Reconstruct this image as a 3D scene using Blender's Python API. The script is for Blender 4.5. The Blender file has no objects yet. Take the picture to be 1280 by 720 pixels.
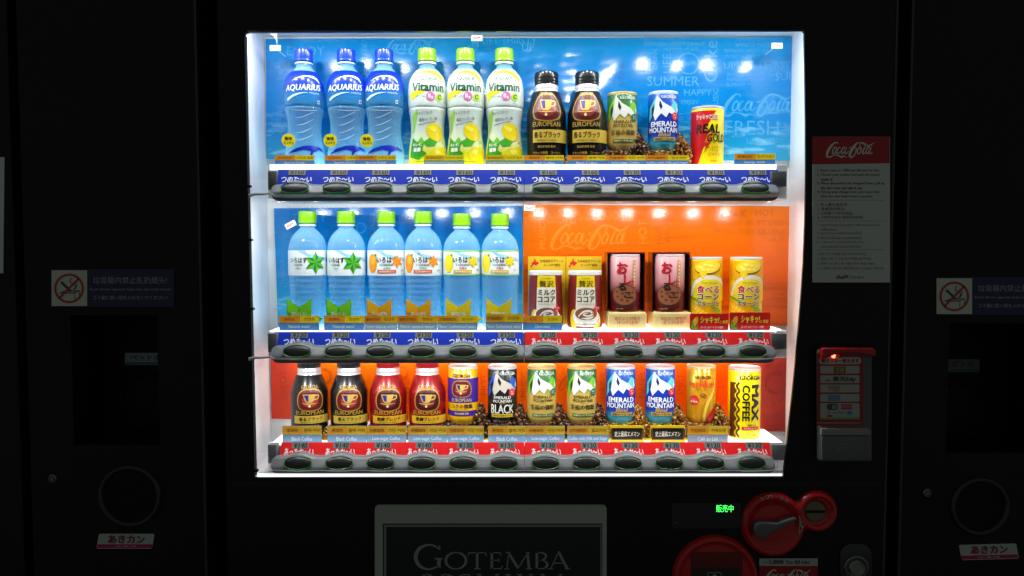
import bpy, bmesh, math, random
from mathutils import Vector, Matrix
from mathutils.geometry import tessellate_polygon

# ------------------------------------------------------------------ camera, world, light, exposure
scene = bpy.context.scene
COL = scene.collection
F_PX = 1000.0                       # focal length in pixels of the 1280 px wide photograph
CAM = (0.0, -1.38, 1.40)
PITCH = math.radians(3.0)
cd = bpy.data.cameras.new('camera')
cd.sensor_width = 36.0
cd.lens = 36.0 * F_PX / 1280.0
cd.clip_start = 0.02
cd.clip_end = 50
cam = bpy.data.objects.new('camera', cd)
COL.objects.link(cam)
cam.location = CAM
cam.rotation_euler = (math.pi / 2 - PITCH, 0, 0)
scene.camera = cam

world = bpy.data.worlds.new('World')
scene.world = world
world.use_nodes = True
bgn = world.node_tree.nodes['Background']
bgn.inputs[0].default_value = (0.88, 1.0, 0.90, 1)      # dim, slightly green surroundings
bgn.inputs[1].default_value = 0.088

vs = scene.view_settings
vs.view_transform = 'Standard'
vs.look = 'None'
vs.exposure = 0.0
vs.gamma = 1.0
scene.cycles.use_denoising = True
scene.cycles.transparent_max_bounces = 32
scene.cycles.max_bounces = 10
scene.cycles.diffuse_bounces = 5
scene.cycles.glossy_bounces = 4
scene.cycles.sample_clamp_indirect = 6.0
scene.cycles.caustics_reflective = False
scene.cycles.caustics_refractive = False
scene.cycles.blur_glossy = 0.5

def P(px, py, Y):
    """photo pixel -> (X, Z) on the vertical plane at depth Y"""
    u, v = (px - 640) / F_PX, (360 - py) / F_PX
    d = (u, math.cos(PITCH) + v * math.sin(PITCH), -math.sin(PITCH) + v * math.cos(PITCH))
    t = (Y - CAM[1]) / d[1]
    return CAM[0] + d[0] * t, CAM[2] + d[2] * t

Y_FRONT, Y_PROD, Y_BACK = 0.0, 0.11, 0.172
Y_CARD = 0.058
K = 0.00149                         # metres per photo pixel where the drinks stand

# lamps of the display: a row of small LEDs along the top front of each tier (the place's own light), plus one added row
LED_ROWS = []                       # filled with (y, z, watts)
_top = P(640, 40, 0.0)[1]
_r1 = P(640, 250.4, 0.0)[1]
_r2 = P(640, 250.4 + 203.9, 0.0)[1]
LED_ROWS = [(0.014, _top + 0.016, 0.27, -0.445, 0.490), (0.0165, _r1 - 0.0022, 0.195, -0.405, 0.445), (0.0165, _r2 - 0.0022, 0.135, -0.405, 0.440)]
LED_ROWS.append((0.146, _r2 + 0.0018, 0.055, -0.405, 0.450))      # unseen weaker row added behind the can tops to brighten the bottom sheet
for (ly, lz, lw, lx0, lx1) in LED_ROWS:
    for i in range(14):
        ld = bpy.data.lights.new('display_led', 'AREA')
        ld.shape = 'DISK'
        ld.size = 0.014
        ld.energy = lw
        ld.color = (0.97, 1.0, 0.99)
        lo = bpy.data.objects.new('display_led', ld)
        COL.objects.link(lo)
        lo.location = (lx0 + (lx1 - lx0) * i / 13, ly, lz)
        lo.rotation_euler = Vector((0, 0.42, -1)).to_track_quat('-Z', 'Y').to_euler()

# ------------------------------------------------------------------ materials
def lin(c):
    out = []
    for v in c[:3]:
        v = v / 255.0
        out.append(v / 12.92 if v <= 0.04045 else ((v + 0.055) / 1.055) ** 2.4)
    return out

_mats = {}
def mat(c, rough=0.4, metal=0.0, emit=0.0, coat=0.0, spec=0.5, bump=0.0, bscale=300.0, vary=0.0):
    key = (tuple(c), rough, metal, emit, coat, spec, bump, bscale, vary)
    if key in _mats:
        return _mats[key]
    m = bpy.data.materials.new('paint_%d_%d_%d' % tuple(int(v) for v in c[:3]))
    m.use_nodes = True
    nt = m.node_tree
    b = nt.nodes['Principled BSDF']
    col = lin(c) + [1]
    b.inputs['Base Color'].default_value = col
    b.inputs['Roughness'].default_value = rough
    b.inputs['Metallic'].default_value = metal
    b.inputs['Coat Weight'].default_value = coat
    b.inputs['Coat Roughness'].default_value = 0.08
    b.inputs['Specular IOR Level'].default_value = spec
    if emit:
        b.inputs['Emission Color'].default_value = col
        b.inputs['Emission Strength'].default_value = emit
    if bump or vary:
        tc = nt.nodes.new('ShaderNodeTexCoord')
        nz = nt.nodes.new('ShaderNodeTexNoise')
        nz.inputs['Scale'].default_value = bscale
        nz.inputs['Detail'].default_value = 5
        nt.links.new(tc.outputs['Object'], nz.inputs['Vector'])
        if bump:
            bp = nt.nodes.new('ShaderNodeBump')
            bp.inputs['Strength'].default_value = bump
            bp.inputs['Distance'].default_value = 0.002
            nt.links.new(nz.outputs['Fac'], bp.inputs['Height'])
            nt.links.new(bp.outputs['Normal'], b.inputs['Normal'])
        if vary:
            n2 = nt.nodes.new('ShaderNodeTexNoise')
            n2.inputs['Scale'].default_value = 6.0
            n2.inputs['Detail'].default_value = 6
            nt.links.new(tc.outputs['Object'], n2.inputs['Vector'])
            mr = nt.nodes.new('ShaderNodeMapRange')
            mr.inputs[3].default_value = max(0.02, rough - vary)
            mr.inputs[4].default_value = rough + vary
            nt.links.new(n2.outputs['Fac'], mr.inputs[0])
            nt.links.new(mr.outputs[0], b.inputs['Roughness'])
    _mats[key] = m
    return m

def ink(c, alpha):
    """thin translucent print on a coloured sheet"""
    key = ('ink', tuple(c), alpha)
    if key in _mats:
        return _mats[key]
    m = bpy.data.materials.new('sheet_ink')
    m.use_nodes = True
    nt = m.node_tree
    b = nt.nodes['Principled BSDF']
    b.inputs['Base Color'].default_value = lin(c) + [1]
    b.inputs['Roughness'].default_value = 0.3
    tr = nt.nodes.new('ShaderNodeBsdfTransparent')
    mx = nt.nodes.new('ShaderNodeMixShader')
    mx.inputs[0].default_value = alpha
    nt.links.new(tr.outputs[0], mx.inputs[1])
    nt.links.new(b.outputs[0], mx.inputs[2])
    nt.links.new(mx.outputs[0], nt.nodes['Material Output'].inputs['Surface'])
    _mats[key] = m
    return m

def clear_plastic(name, tint, body, fac0, fac1, rough=0.08):
    """thin clear plastic: transparent in the middle, paler and shinier towards grazing angles"""
    m = bpy.data.materials.new(name)
    m.use_nodes = True
    nt = m.node_tree
    b = nt.nodes['Principled BSDF']
    b.inputs['Base Color'].default_value = lin(body) + [1]
    b.inputs['Roughness'].default_value = rough
    tr = nt.nodes.new('ShaderNodeBsdfTransparent')
    tr.inputs[0].default_value = lin(tint) + [1]
    lw = nt.nodes.new('ShaderNodeLayerWeight')
    lw.inputs[0].default_value = 0.35
    mr = nt.nodes.new('ShaderNodeMapRange')
    mr.inputs[3].default_value = fac0
    mr.inputs[4].default_value = fac1
    nt.links.new(lw.outputs['Facing'], mr.inputs[0])
    mx = nt.nodes.new('ShaderNodeMixShader')
    nt.links.new(mr.outputs[0], mx.inputs[0])
    nt.links.new(tr.outputs[0], mx.inputs[1])
    nt.links.new(b.outputs[0], mx.inputs[2])
    nt.links.new(mx.outputs[0], nt.nodes['Material Output'].inputs['Surface'])
    return m

def ramp_label(name, stops, rough=0.25):
    """print that runs from one colour (and opacity) to another up the label; stops: (pos, rgb, alpha)"""
    m = bpy.data.materials.new(name)
    m.use_nodes = True
    nt = m.node_tree
    b = nt.nodes['Principled BSDF']
    b.inputs['Roughness'].default_value = rough
    tc = nt.nodes.new('ShaderNodeTexCoord')
    sp = nt.nodes.new('ShaderNodeSeparateXYZ')
    nt.links.new(tc.outputs['Generated'], sp.inputs[0])
    rp = nt.nodes.new('ShaderNodeValToRGB')
    el = rp.color_ramp.elements
    while len(el) < len(stops):
        el.new(0.5)
    for e, (p, c, a) in zip(el, stops):
        e.position = p
        e.color = lin(c) + [a]
    nt.links.new(sp.outputs[2], rp.inputs[0])
    nt.links.new(rp.outputs[0], b.inputs['Base Color'])
    if any(s[2] < 1 for s in stops):
        tr = nt.nodes.new('ShaderNodeBsdfTransparent')
        mx = nt.nodes.new('ShaderNodeMixShader')
        nt.links.new(rp.outputs[1], mx.inputs[0])
        nt.links.new(tr.outputs[0], mx.inputs[1])
        nt.links.new(b.outputs[0], mx.inputs[2])
        nt.links.new(mx.outputs[0], nt.nodes['Material Output'].inputs['Surface'])
    return m

def pure_clear(name):
    m = bpy.data.materials.new(name)
    m.use_nodes = True
    nt = m.node_tree
    tr = nt.nodes.new('ShaderNodeBsdfTransparent')
    tr.inputs[0].default_value = (0.97, 0.98, 0.98, 1)
    nt.links.new(tr.outputs[0], nt.nodes['Material Output'].inputs['Surface'])
    return m

# ------------------------------------------------------------------ object helpers
def link(name, me, parent=None, loc=None, mats=None):
    o = bpy.data.objects.new(name, me)
    COL.objects.link(o)
    if mats is not None:
        for m in (mats if isinstance(mats, (list, tuple)) else [mats]):
            me.materials.append(m)
    if parent is not None:
        o.parent = parent
    if loc is not None:
        o.location = loc
    return o

def tag(o, label, cat=None, group=None, kind=None):
    if label:
        o['label'] = label
    if cat:
        o['category'] = cat
    if group:
        o['group'] = group
    if kind:
        o['kind'] = kind
    return o

def thing(name, label, cat, loc, group=None):
    o = bpy.data.objects.new(name, None)
    o.empty_display_size = 0.02
    COL.objects.link(o)
    o.location = loc
    return tag(o, label, cat, group)

def copy_tree(o, parent=None):
    c = o.copy()
    COL.objects.link(c)
    c.parent = parent
    for ch in list(o.children):
        copy_tree(ch, c)
    return c

def mesh_from(name, verts, faces, smooth=None):
    me = bpy.data.meshes.new(name)
    me.from_pydata(verts, [], faces)
    me.update()
    if smooth is not None:
        for p in me.polygons:
            p.use_smooth = True
        me.set_sharp_from_angle(angle=math.radians(smooth))
    return me

def box_bm(bm, x0, x1, y0, y1, z0, z1):
    vs_ = [bm.verts.new(c) for c in ((x0, y0, z0), (x1, y0, z0), (x1, y1, z0), (x0, y1, z0), (x0, y0, z1), (x1, y0, z1), (x1, y1, z1), (x0, y1, z1))]
    for f in ((0, 3, 2, 1), (4, 5, 6, 7), (0, 1, 5, 4), (1, 2, 6, 5), (2, 3, 7, 6), (3, 0, 4, 7)):
        bm.faces.new([vs_[i] for i in f])

def bm_mesh(bm, name, bevel=0.0, segs=2, smooth=None):
    if bevel:
        bmesh.ops.bevel(bm, geom=list(bm.edges), offset=bevel, segments=segs, profile=0.5, affect='EDGES', clamp_overlap=True)
    bmesh.ops.recalc_face_normals(bm, faces=list(bm.faces))
    me = bpy.data.meshes.new(name)
    bm.to_mesh(me)
    bm.free()
    if smooth is not None:
        for p in me.polygons:
            p.use_smooth = True
        me.set_sharp_from_angle(angle=math.radians(smooth))
    return me

def box_mesh(name, x0, x1, y0, y1, z0, z1, bevel=0.0, smooth=None):
    bm = bmesh.new()
    box_bm(bm, x0, x1, y0, y1, z0, z1)
    return bm_mesh(bm, name, bevel, smooth=smooth)

def lathe(name, prof, segs=40, smooth=35, k=1.0, squash=1.0):
    """prof: list of (radius, height); closed with end discs when radius > 0"""
    verts, faces = [], []
    n = len(prof)
    for (r, z) in prof:
        for s in range(segs):
            a = 2 * math.pi * s / segs
            verts.append((r * k * math.sin(a), -r * k * squash * math.cos(a), z * k))
    for i in range(n - 1):
        for s in range(segs):
            t = (s + 1) % segs
            faces.append((i * segs + s, i * segs + t, (i + 1) * segs + t, (i + 1) * segs + s))
    faces.append(tuple(reversed(range(segs))))
    faces.append(tuple(range((n - 1) * segs, n * segs)))
    return mesh_from(name, verts, faces, smooth)

def prism(name, pts, y0, y1, k=1.0, bevel=0.0, smooth=None):
    """outline in (x, z), thickness along y (y0 front)"""
    bm = bmesh.new()
    f = bm.faces.new([bm.verts.new((x * k, y0, z * k)) for x, z in pts])
    r = bmesh.ops.extrude_face_region(bm, geom=[f])
    for v in r['geom']:
        if isinstance(v, bmesh.types.BMVert):
            v.co.y = y1
    if bevel:
        bmesh.ops.bevel(bm, geom=[e for e in bm.edges if all(abs(v.co.y - y0) < 1e-7 for v in e.verts)], offset=bevel, segments=3, profile=0.5, affect='EDGES', clamp_overlap=True)
    bmesh.ops.triangulate(bm, faces=[f for f in bm.faces if len(f.verts) > 4])
    return bm_mesh(bm, name, smooth=smooth)

def holed_plate(name, outer, holes, y0, y1):
    """flat plate with openings; outlines in (x, z) metres"""
    bm = bmesh.new()
    edges = []
    for loop in [outer] + holes:
        vv = [bm.verts.new((x, y0, z)) for x, z in loop]
        for i in range(len(vv)):
            edges.append(bm.edges.new((vv[i], vv[(i + 1) % len(vv)])))
    bmesh.ops.triangle_fill(bm, use_beauty=True, use_dissolve=False, edges=edges)
    fs = list(bm.faces)
    r = bmesh.ops.extrude_face_region(bm, geom=fs)
    for v in r['geom']:
        if isinstance(v, bmesh.types.BMVert):
            v.co.y = y1
    return bm_mesh(bm, name)

def rrect(x0, x1, z0, z1, r, n=5):
    out = []
    for cx, cz, a0 in ((x1 - r, z0 + r, -90), (x1 - r, z1 - r, 0), (x0 + r, z1 - r, 90), (x0 + r, z0 + r, 180)):
        for i in range(n + 1):
            a = math.radians(a0 + 90 * i / n)
            out.append((cx + r * math.cos(a), cz + r * math.sin(a)))
    return out

def ell(cx, cz, rx, rz=None, n=28, rot=0):
    rz = rx if rz is None else rz
    ca, sa = math.cos(math.radians(rot)), math.sin(math.radians(rot))
    out = []
    for i in range(n):
        a = 2 * math.pi * i / n
        x, z = rx * math.cos(a), rz * math.sin(a)
        out.append((cx + x * ca - z * sa, cz + x * sa + z * ca))
    return out

def rect(x0, x1, z0, z1):
    return [(x0, z0), (x1, z0), (x1, z1), (x0, z1)]

# ------------------------------------------------------------------ lettering and print
_txt = {}
def text_geo(s, bold=0.0, shear=0.0):
    key = (s, bold, shear)
    if key not in _txt:
        c = bpy.data.curves.new('lettering', 'FONT')
        c.body = s
        c.resolution_u = 2
        c.offset = bold
        c.shear = shear
        o = bpy.data.objects.new('lettering', c)
        COL.objects.link(o)
        dg = bpy.context.evaluated_depsgraph_get()
        me = bpy.data.meshes.new_from_object(o.evaluated_get(dg))
        v = [(p.co.x, p.co.y) for p in me.vertices]
        f = [tuple(p.vertices) for p in me.polygons]
        bpy.data.objects.remove(o)
        bpy.data.curves.remove(c)
        bpy.data.meshes.remove(me)
        xs, ys = [p[0] for p in v], [p[1] for p in v]
        _txt[key] = (v, f, (min(xs), max(xs), min(ys), max(ys)))
    return _txt[key]

def smooth_line(pts, n=6, closed=False):
    out = []
    m = len(pts)
    for i in range(m if closed else m - 1):
        if closed:
            p0, p1, p2, p3 = (pts[(i + j) % m] for j in (-1, 0, 1, 2))
        else:
            p0, p1, p2, p3 = pts[max(i - 1, 0)], pts[i], pts[i + 1], pts[min(i + 2, m - 1)]
        for q in range(n):
            t = q / n
            out.append(tuple(0.5 * (2 * b + (c - a) * t + (2 * a - 5 * b + 4 * c - d) * t * t + (3 * b - a - 3 * c + d) * t ** 3) for a, b, c, d in zip(p0, p1, p2, p3)))
    if not closed:
        out.append(tuple(pts[-1]))
    return out

class Print:
    """flat print: shapes and lettering in local units, laid on a surface by mapper(u, v, layer)"""
    def __init__(self, mapper, cell=None):
        self.mapper, self.cell = mapper, cell
        self.v, self.f, self.mi, self.mats = [], [], [], []
    def _mat(self, c):
        m = c if isinstance(c, bpy.types.Material) else mat(c, 0.35)
        if m not in self.mats:
            self.mats.append(m)
        return self.mats.index(m)
    def geo(self, v, f, c, lay):
        mi = self._mat(c)
        if self.cell:
            bm = bmesh.new()
            bv = [bm.verts.new((x, z, 0)) for x, z in v]
            for q in f:
                try:
                    bm.faces.new([bv[i] for i in q])
                except ValueError:
                    pass
            xs, zs = [p[0] for p in v], [p[1] for p in v]
            for ax, lo, hi in ((0, min(xs), max(xs)), (1, min(zs), max(zs))):
                st = self.cell
                g = math.floor(lo / st) * st + st
                while g < hi - 1e-6:
                    co, no = ((g, 0, 0), (1, 0, 0)) if ax == 0 else ((0, g, 0), (0, 1, 0))
                    bmesh.ops.bisect_plane(bm, geom=bm.verts[:] + bm.edges[:] + bm.faces[:], plane_co=co, plane_no=no)
                    g += st
            bm.verts.index_update()
            v = [(q.co.x, q.co.y) for q in bm.verts]
            f = [tuple(w.index for w in q.verts) for q in bm.faces]
            bm.free()
        base = len(self.v)
        self.v += [self.mapper(x, z, lay) for x, z in v]
        for q in f:
            # keep every face turned towards the viewer
            a, b, d = v[q[0]], v[q[1]], v[q[2]]
            area = sum(v[q[i]][0] * v[q[(i + 1) % len(q)]][1] - v[q[(i + 1) % len(q)]][0] * v[q[i]][1] for i in range(len(q)))
            q = q if area > 0 else tuple(reversed(q))
            self.f.append(tuple(base + i for i in q))
            self.mi.append(mi)
    def poly(self, pts, c, lay=1):
        tris = tessellate_polygon([[Vector((x, z, 0)) for x, z in pts]])
        self.geo(pts, [tuple(t) for t in tris], c, lay)
    def rect(self, x0, x1, z0, z1, c, lay=1):
        self.geo(rect(x0, x1, z0, z1), [(0, 1, 2, 3)], c, lay)
    def disc(self, cx, cz, rx, c, lay=1, rz=None, rot=0, n=28):
        self.poly(ell(cx, cz, rx, rz, n, rot), c, lay)
    def ribbon(self, pts, w, c, lay=1, closed=False, n=6):
        """pts: centre line; w: one width or one per point"""
        ws = w if isinstance(w, (list, tuple)) else [w] * len(pts)
        line = smooth_line([(p[0], p[1], q) for p, q in zip(pts, ws)], n, closed) if n > 1 else [(p[0], p[1], q) for p, q in zip(pts, ws)]
        m = len(line)
        v, f = [], []
        for i, (x, z, q) in enumerate(line):
            a = line[(i - 1) % m] if closed or i else line[i]
            b = line[(i + 1) % m] if closed or i < m - 1 else line[i]
            dx, dz = b[0] - a[0], b[1] - a[1]
            L = math.hypot(dx, dz) or 1
            v += [(x - dz / L * q / 2, z + dx / L * q / 2), (x + dz / L * q / 2, z - dx / L * q / 2)]
        for i in range(m if closed else m - 1):
            j = (i + 1) % m
            f.append((2 * i, 2 * i + 1, 2 * j + 1, 2 * j))
        self.geo(v, f, c, lay)
    def ring(self, cx, cz, r, w, c, lay=1, rz=None):
        self.ribbon(ell(cx, cz, r, rz, 24), w, c, lay, closed=True, n=2)
    def text(self, s, cx, cz, w=None, h=None, c=(255, 255, 255), lay=2, bold=0.0, shear=0.0, rot=0.0, left=False):
        v, f, (x0, x1, y0, y1) = text_geo(s, 0.0, shear)
        if w is None:
            sy = sx = h / (y1 - y0)
        elif h is None:
            sx = sy = w / (x1 - x0)
        else:
            sx, sy = w / (x1 - x0), h / (y1 - y0)
        ca, sa = math.cos(math.radians(rot)), math.sin(math.radians(rot))
        mx, my = (x0 if left else (x0 + x1) / 2), (y0 + y1) / 2
        out = []
        for x, y in v:
            a, b = (x - mx) * sx, (y - my) * sy
            out.append((cx + a * ca - b * sa, cz + a * sa + b * ca))
        if bold < 0.005:
            self.geo(out, f, c, lay)
            return
        # heavier weight: the letters printed again a hair to each side
        if bold > 0.07:
            offs = [(math.cos(q * math.pi / 4), math.sin(q * math.pi / 4)) for q in range(8)]
        elif bold > 0.025:
            offs = [(-1, -0.5), (1, -0.5), (0, 0.8)]
        else:
            offs = [(-1, 0), (1, 0)]
        for q, (ox, oy) in enumerate(offs):
            dx, dy = ox * bold * sx, oy * bold * min(sy, sx)
            self.geo([(x + dx * ca - dy * sa, z + dx * sa + dy * ca) for x, z in out], f, c, lay + 0.07 * q)
    def build(self, name, parent, loc=None):
        me = bpy.data.meshes.new(name)
        me.from_pydata(self.v, [], self.f)
        me.polygons.foreach_set('material_index', self.mi)
        me.update()
        o = link(name, me, parent, loc, self.mats)
        return o

# flowing script logo, drawn as strokes in a 470 x 150 box
SCRIPT = [
    ([(108, 132), (110, 146), (92, 150), (66, 134), (34, 96), (12, 52), (8, 22), (24, 8), (50, 14), (70, 28)], [5, 8, 9, 16, 22, 22, 17, 13, 11, 5]),
    ([(52, 26), (88, 30), (122, 22), (146, 10), (168, 18), (205, 8)], [4, 8, 12, 16, 12, 3]),
    ([(84, 102), (66, 78), (62, 50), (74, 42), (92, 60), (100, 90), (92, 104)], 10, True),
    ([(136, 96), (126, 104), (110, 84), (102, 56), (110, 42), (126, 50), (140, 66)], [9, 7, 11, 13, 12, 8, 5]),
    ([(182, 96), (170, 104), (152, 82), (146, 54), (156, 42), (172, 60), (184, 92)], 10, True),
    ([(194, 104), (182, 68), (184, 46), (198, 46), (216, 70)], [11, 12, 12, 8, 5]),
    ([(222, 96), (238, 104)], [9, 9]),
    ([(318, 108), (330, 136), (318, 150), (296, 142), (262, 104), (234, 54), (226, 22), (240, 8), (262, 18), (282, 50), (290, 84), (282, 104), (270, 92)], [5, 8, 9, 14, 22, 23, 18, 15, 12, 9, 9, 8, 4]),
    ([(300, 140), (330, 148), (362, 140), (396, 120), (424, 122), (466, 152)], [5, 10, 15, 16, 12, 3]),
    ([(324, 102), (304, 78), (300, 50), (312, 42), (330, 60), (338, 90), (332, 104)], 10, True),
    ([(400, 128), (384, 120), (362, 82), (352, 50), (360, 42), (378, 56)], [5, 8, 12, 13, 11, 5]),
    ([(418, 96), (406, 104), (390, 82), (384, 54), (394, 42), (410, 60), (422, 92)], 10, True),
    ([(434, 104), (420, 66), (420, 46), (434, 44), (448, 58)], [11, 12, 12, 8, 4]),
]
def script_logo(pr, cx, cz, w, c, lay=2, fat=1.0, n=5):
    k = w / 470.0
    for st in SCRIPT:
        pts = [(cx + (x - 235) * k, cz + (z - 78) * k) for x, z in st[0]]
        ws = [q * k * fat for q in st[1]] if isinstance(st[1], list) else st[1] * k * fat
        pr.ribbon(pts, ws, c, lay, closed=len(st) > 2, n=n)

def r_at(prof, z):
    for (r0, z0), (r1, z1) in zip(prof, prof[1:]):
        if z1 > z0 and z0 <= z <= z1:
            return r0 + (r1 - r0) * (z - z0) / (z1 - z0)
    return prof[0][0] if z < prof[0][1] else prof[-1][0]

def wrap(prof, R, k=K):
    def f(u, v, lay):
        r = r_at(prof, v) + 0.22 + 0.13 * lay
        a = u / R
        return (r * k * math.sin(a), -r * k * math.cos(a), v * k)
    return f

def flat(k, y, kz=None):
    kz = kz or k
    return lambda u, v, lay: (u * k, y - 0.00025 * lay, v * kz)

def px_scale(px, py, Y):
    return (P(px + 5, py, Y)[0] - P(px - 5, py, Y)[0]) / 10, (P(px, py - 5, Y)[1] - P(px, py + 5, Y)[1]) / 10

MAP_OUTLINE = [(-10, -9), (-6, -10), (-5, -5), (-1, -3), (3, -7), (5, -4), (10, 0), (7, 2), (3, 3), (1, 9), (-1, 10), (-2, 3), (-7, 1), (-6, -3), (-9, -5)]
# ------------------------------------------------------------------ setting
def absmap(Y, org=(0, 0, 0)):
    """print laid out in photo pixels (u right, v = -py) on the vertical plane at depth Y"""
    def f(u, v, lay):
        x, z = P(u, -v, Y)
        return (x - org[0], Y - 0.00025 * lay - org[1], z - org[2])
    return f

ground = link('ground', box_mesh('ground', -2.2, 2.2, -2.0, 0.9, -0.05, 0.0), mats=mat((70, 70, 68), 0.9, bump=0.4, bscale=200))
tag(ground, None, kind='structure')
wall = link('wall', box_mesh('wall', -2.2, 2.2, 0.72, 0.80, 0.0, 2.6), mats=mat((30, 32, 30), 0.8, bump=0.2))
tag(wall, None, kind='structure')

BLACK = mat((9, 11, 10), 0.42, spec=0.26, bump=0.04, bscale=700, vary=0.10)
BLACK_B = mat((15, 16, 10), 0.55, spec=0.24, bump=0.06, bscale=500, vary=0.08)
DARK = mat((6, 7, 6), 0.6, spec=0.2)
DARK_G = mat((10, 11, 11), 0.22, spec=0.5)
WHITE = mat((240, 241, 243), 0.38, bump=0.03, bscale=120)
RAIL = mat((118, 120, 124), 0.34, spec=0.5, bump=0.03, bscale=900)
GREY = mat((112, 113, 115), 0.5)
SHELF_GLOW = mat((240, 242, 244), 0.5, emit=1.7)  # emissive white added to brighten shelf tops and front edges
CHROME = mat((190, 190, 188), 0.22, metal=1.0)
STEEL = mat((120, 122, 120), 0.35, metal=1.0)

# ------------------------------------------------------------------ vending machine
XL, XR, ZTOP = -0.500, 0.656, 1.98
vm = thing('vending_machine', 'black drinks vending machine with brightly lit three tier display window', 'vending machine', (0.078, 0.35, 0.0))
VM0 = Vector(vm.location)
def vpart(name, me, mats, parent=None):
    o = link(name, me, None, None, mats)
    if parent is None:
        o.parent = vm
        o.location = -VM0
    else:
        o.parent = parent
        o.location = (0, 0, 0)
    return o

bm = bmesh.new()
box_bm(bm, XL + 0.002, XL + 0.02, 0.008, 0.70, 0.03, ZTOP - 0.002)
box_bm(bm, XR - 0.02, XR - 0.002, 0.008, 0.70, 0.03, ZTOP - 0.002)
box_bm(bm, XL + 0.021, XR - 0.021, 0.68, 0.70, 0.03, ZTOP - 0.002)
box_bm(bm, XL + 0.021, XR - 0.021, 0.008, 0.679, ZTOP - 0.02, ZTOP - 0.002)
box_bm(bm, XL + 0.021, XR - 0.021, 0.008, 0.679, 0.03, 0.05)
vpart('cabinet_body', bm_mesh(bm, 'cabinet_body'), BLACK)
bm = bmesh.new()
for x in (XL + 0.08, XR - 0.08):
    for y in (0.08, 0.62):
        box_bm(bm, x - 0.03, x + 0.03, y - 0.03, y + 0.03, 0.0, 0.032)
vpart('foot', bm_mesh(bm, 'foot'), DARK)

right_edge = [(1003, 38), (1005.5, 41), (1006.5, 90), (1007.5, 150), (1007.5, 220), (1006.5, 280), (1004.5, 330), (1001.5, 375), (998, 415), (994.5, 455), (990.5, 495), (986, 535), (982, 570), (979, 596)]
open_px = [(319, 597), (312, 330), (309, 200), (306, 60), (305.5, 46), (307, 42), (311, 40.5)] + right_edge
opening = [P(x, y, 0.0) for x, y in open_px]
door = holed_plate('door_panel', rrect(XL, XR, 0.06, ZTOP, 0.012), [opening], 0.0, 0.006)
vpart('door_panel', door, BLACK)

EDGE = mat((52, 54, 50), 0.5, bump=0.1, bscale=400)  # lighter grey that paints a faint glint along panel edges
vpart('door_edge_glint', box_mesh('door_edge_glint', XR - 0.0045, XR - 0.0005, -0.0012, 0.0, 0.07, ZTOP - 0.015, 0.0003), EDGE)  # thin strip standing in for the light line on the door edge
(a, b), (c, d) = P(985, 604.6, 0), P(1108, 603.6, 0)
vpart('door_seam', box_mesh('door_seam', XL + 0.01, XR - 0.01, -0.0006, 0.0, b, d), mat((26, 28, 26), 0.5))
# trim along the hinge side of the window, with its small clips
pr = Print(absmap(-0.0010))
pr.ribbon([(307.5, -46), (310.5, -200), (313.6, -330), (320.0, -594)], 3.0, mat((150, 155, 165), 0.3, metal=0.6), 1, n=4)
o = pr.build('window_trim', vm, -VM0)
for yy in (233, 300, 386, 588):
    x = 306 + (yy - 46) * 13.6 / 551
    (a, b), (c, d) = P(x - 1.6, yy + 1.4, 0), P(x + 3.4, yy - 1.4, 0)
    vpart('trim_clip', box_mesh('trim_clip', a, c, -0.004, 0.004, b, d, 0.0005), DARK)
# thin bead above the glass
(a, b), (c, d) = P(309, 39.6, 0), P(1004, 37.4, 0)
vpart('top_bead', box_mesh('top_bead', a, c, -0.003, 0.003, b, d, 0.0008), DARK_G)

# white display box
zc_ = P(640, 49, Y_BACK)[1] + 0.006
zf_ = P(640, 596, 0)[1] - 0.003
xlf, xrf = -0.466, 0.512
xlb, xrb = P(331, 120, Y_BACK)[0], P(989, 120, Y_BACK)[0]
yb = Y_BACK + 0.006
V = [(xlf, 0.0065, zf_), (xrf, 0.0065, zf_), (xrf, 0.0065, zc_), (xlf, 0.0065, zc_), (xlb, yb, zf_), (xrb, yb, zf_), (xrb, yb, zc_), (xlb, yb, zc_)]
vpart('display_box', mesh_from('display_box', V, [(4, 5, 6, 7), (0, 4, 7, 3), (1, 2, 6, 5), (3, 7, 6, 2), (0, 1, 5, 4)]), WHITE)

# LED strips that carry the display lamps, the added rear row too
for (ly, lz, lw, lx0, lx1) in LED_ROWS:
    o = vpart('led_strip', box_mesh('led_strip', lx0 - 0.006, lx1 + 0.006, ly - 0.005, ly + 0.0065, lz + 0.0009, lz + 0.0024), WHITE)

# shelves, price strips, selector rails
ROWS = [dict(prod=210.5, strip=(212, 231), btn=236.5, base=0, x=(368.6, 944.0)),
        dict(prod=409.0, strip=(415, 434), btn=440.4, base=203.9, x=(371.4, 941.0)),
        dict(prod=545.5, strip=(553, 573), btn=580.0, base=343.5, x=(372.6, 939.5))]
PRICES = [[160] * 8 + [130, 130, 120, 120], [120, 120, 150, 150, 150, 150] + [130] * 6, [140] * 4 + [130] * 8]
BLUE, RED = (16, 52, 190), (232, 22, 26)
SHELF_Z = []
Y_STRIP = 0.040
STRIP_SLOPE = 0.62              # the price strips lean back at the top
def strip_y(py, y0, y1):
    return 0.0245 + (y1 - py) * 0.00138 * STRIP_SLOPE * 0.95
def y0_strip(r):
    return ROWS[r]['strip'][0]
_led_z = [LED_ROWS[1][1], LED_ROWS[2][1], None]
_btn_mesh = None
_tagmesh = {}
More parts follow.
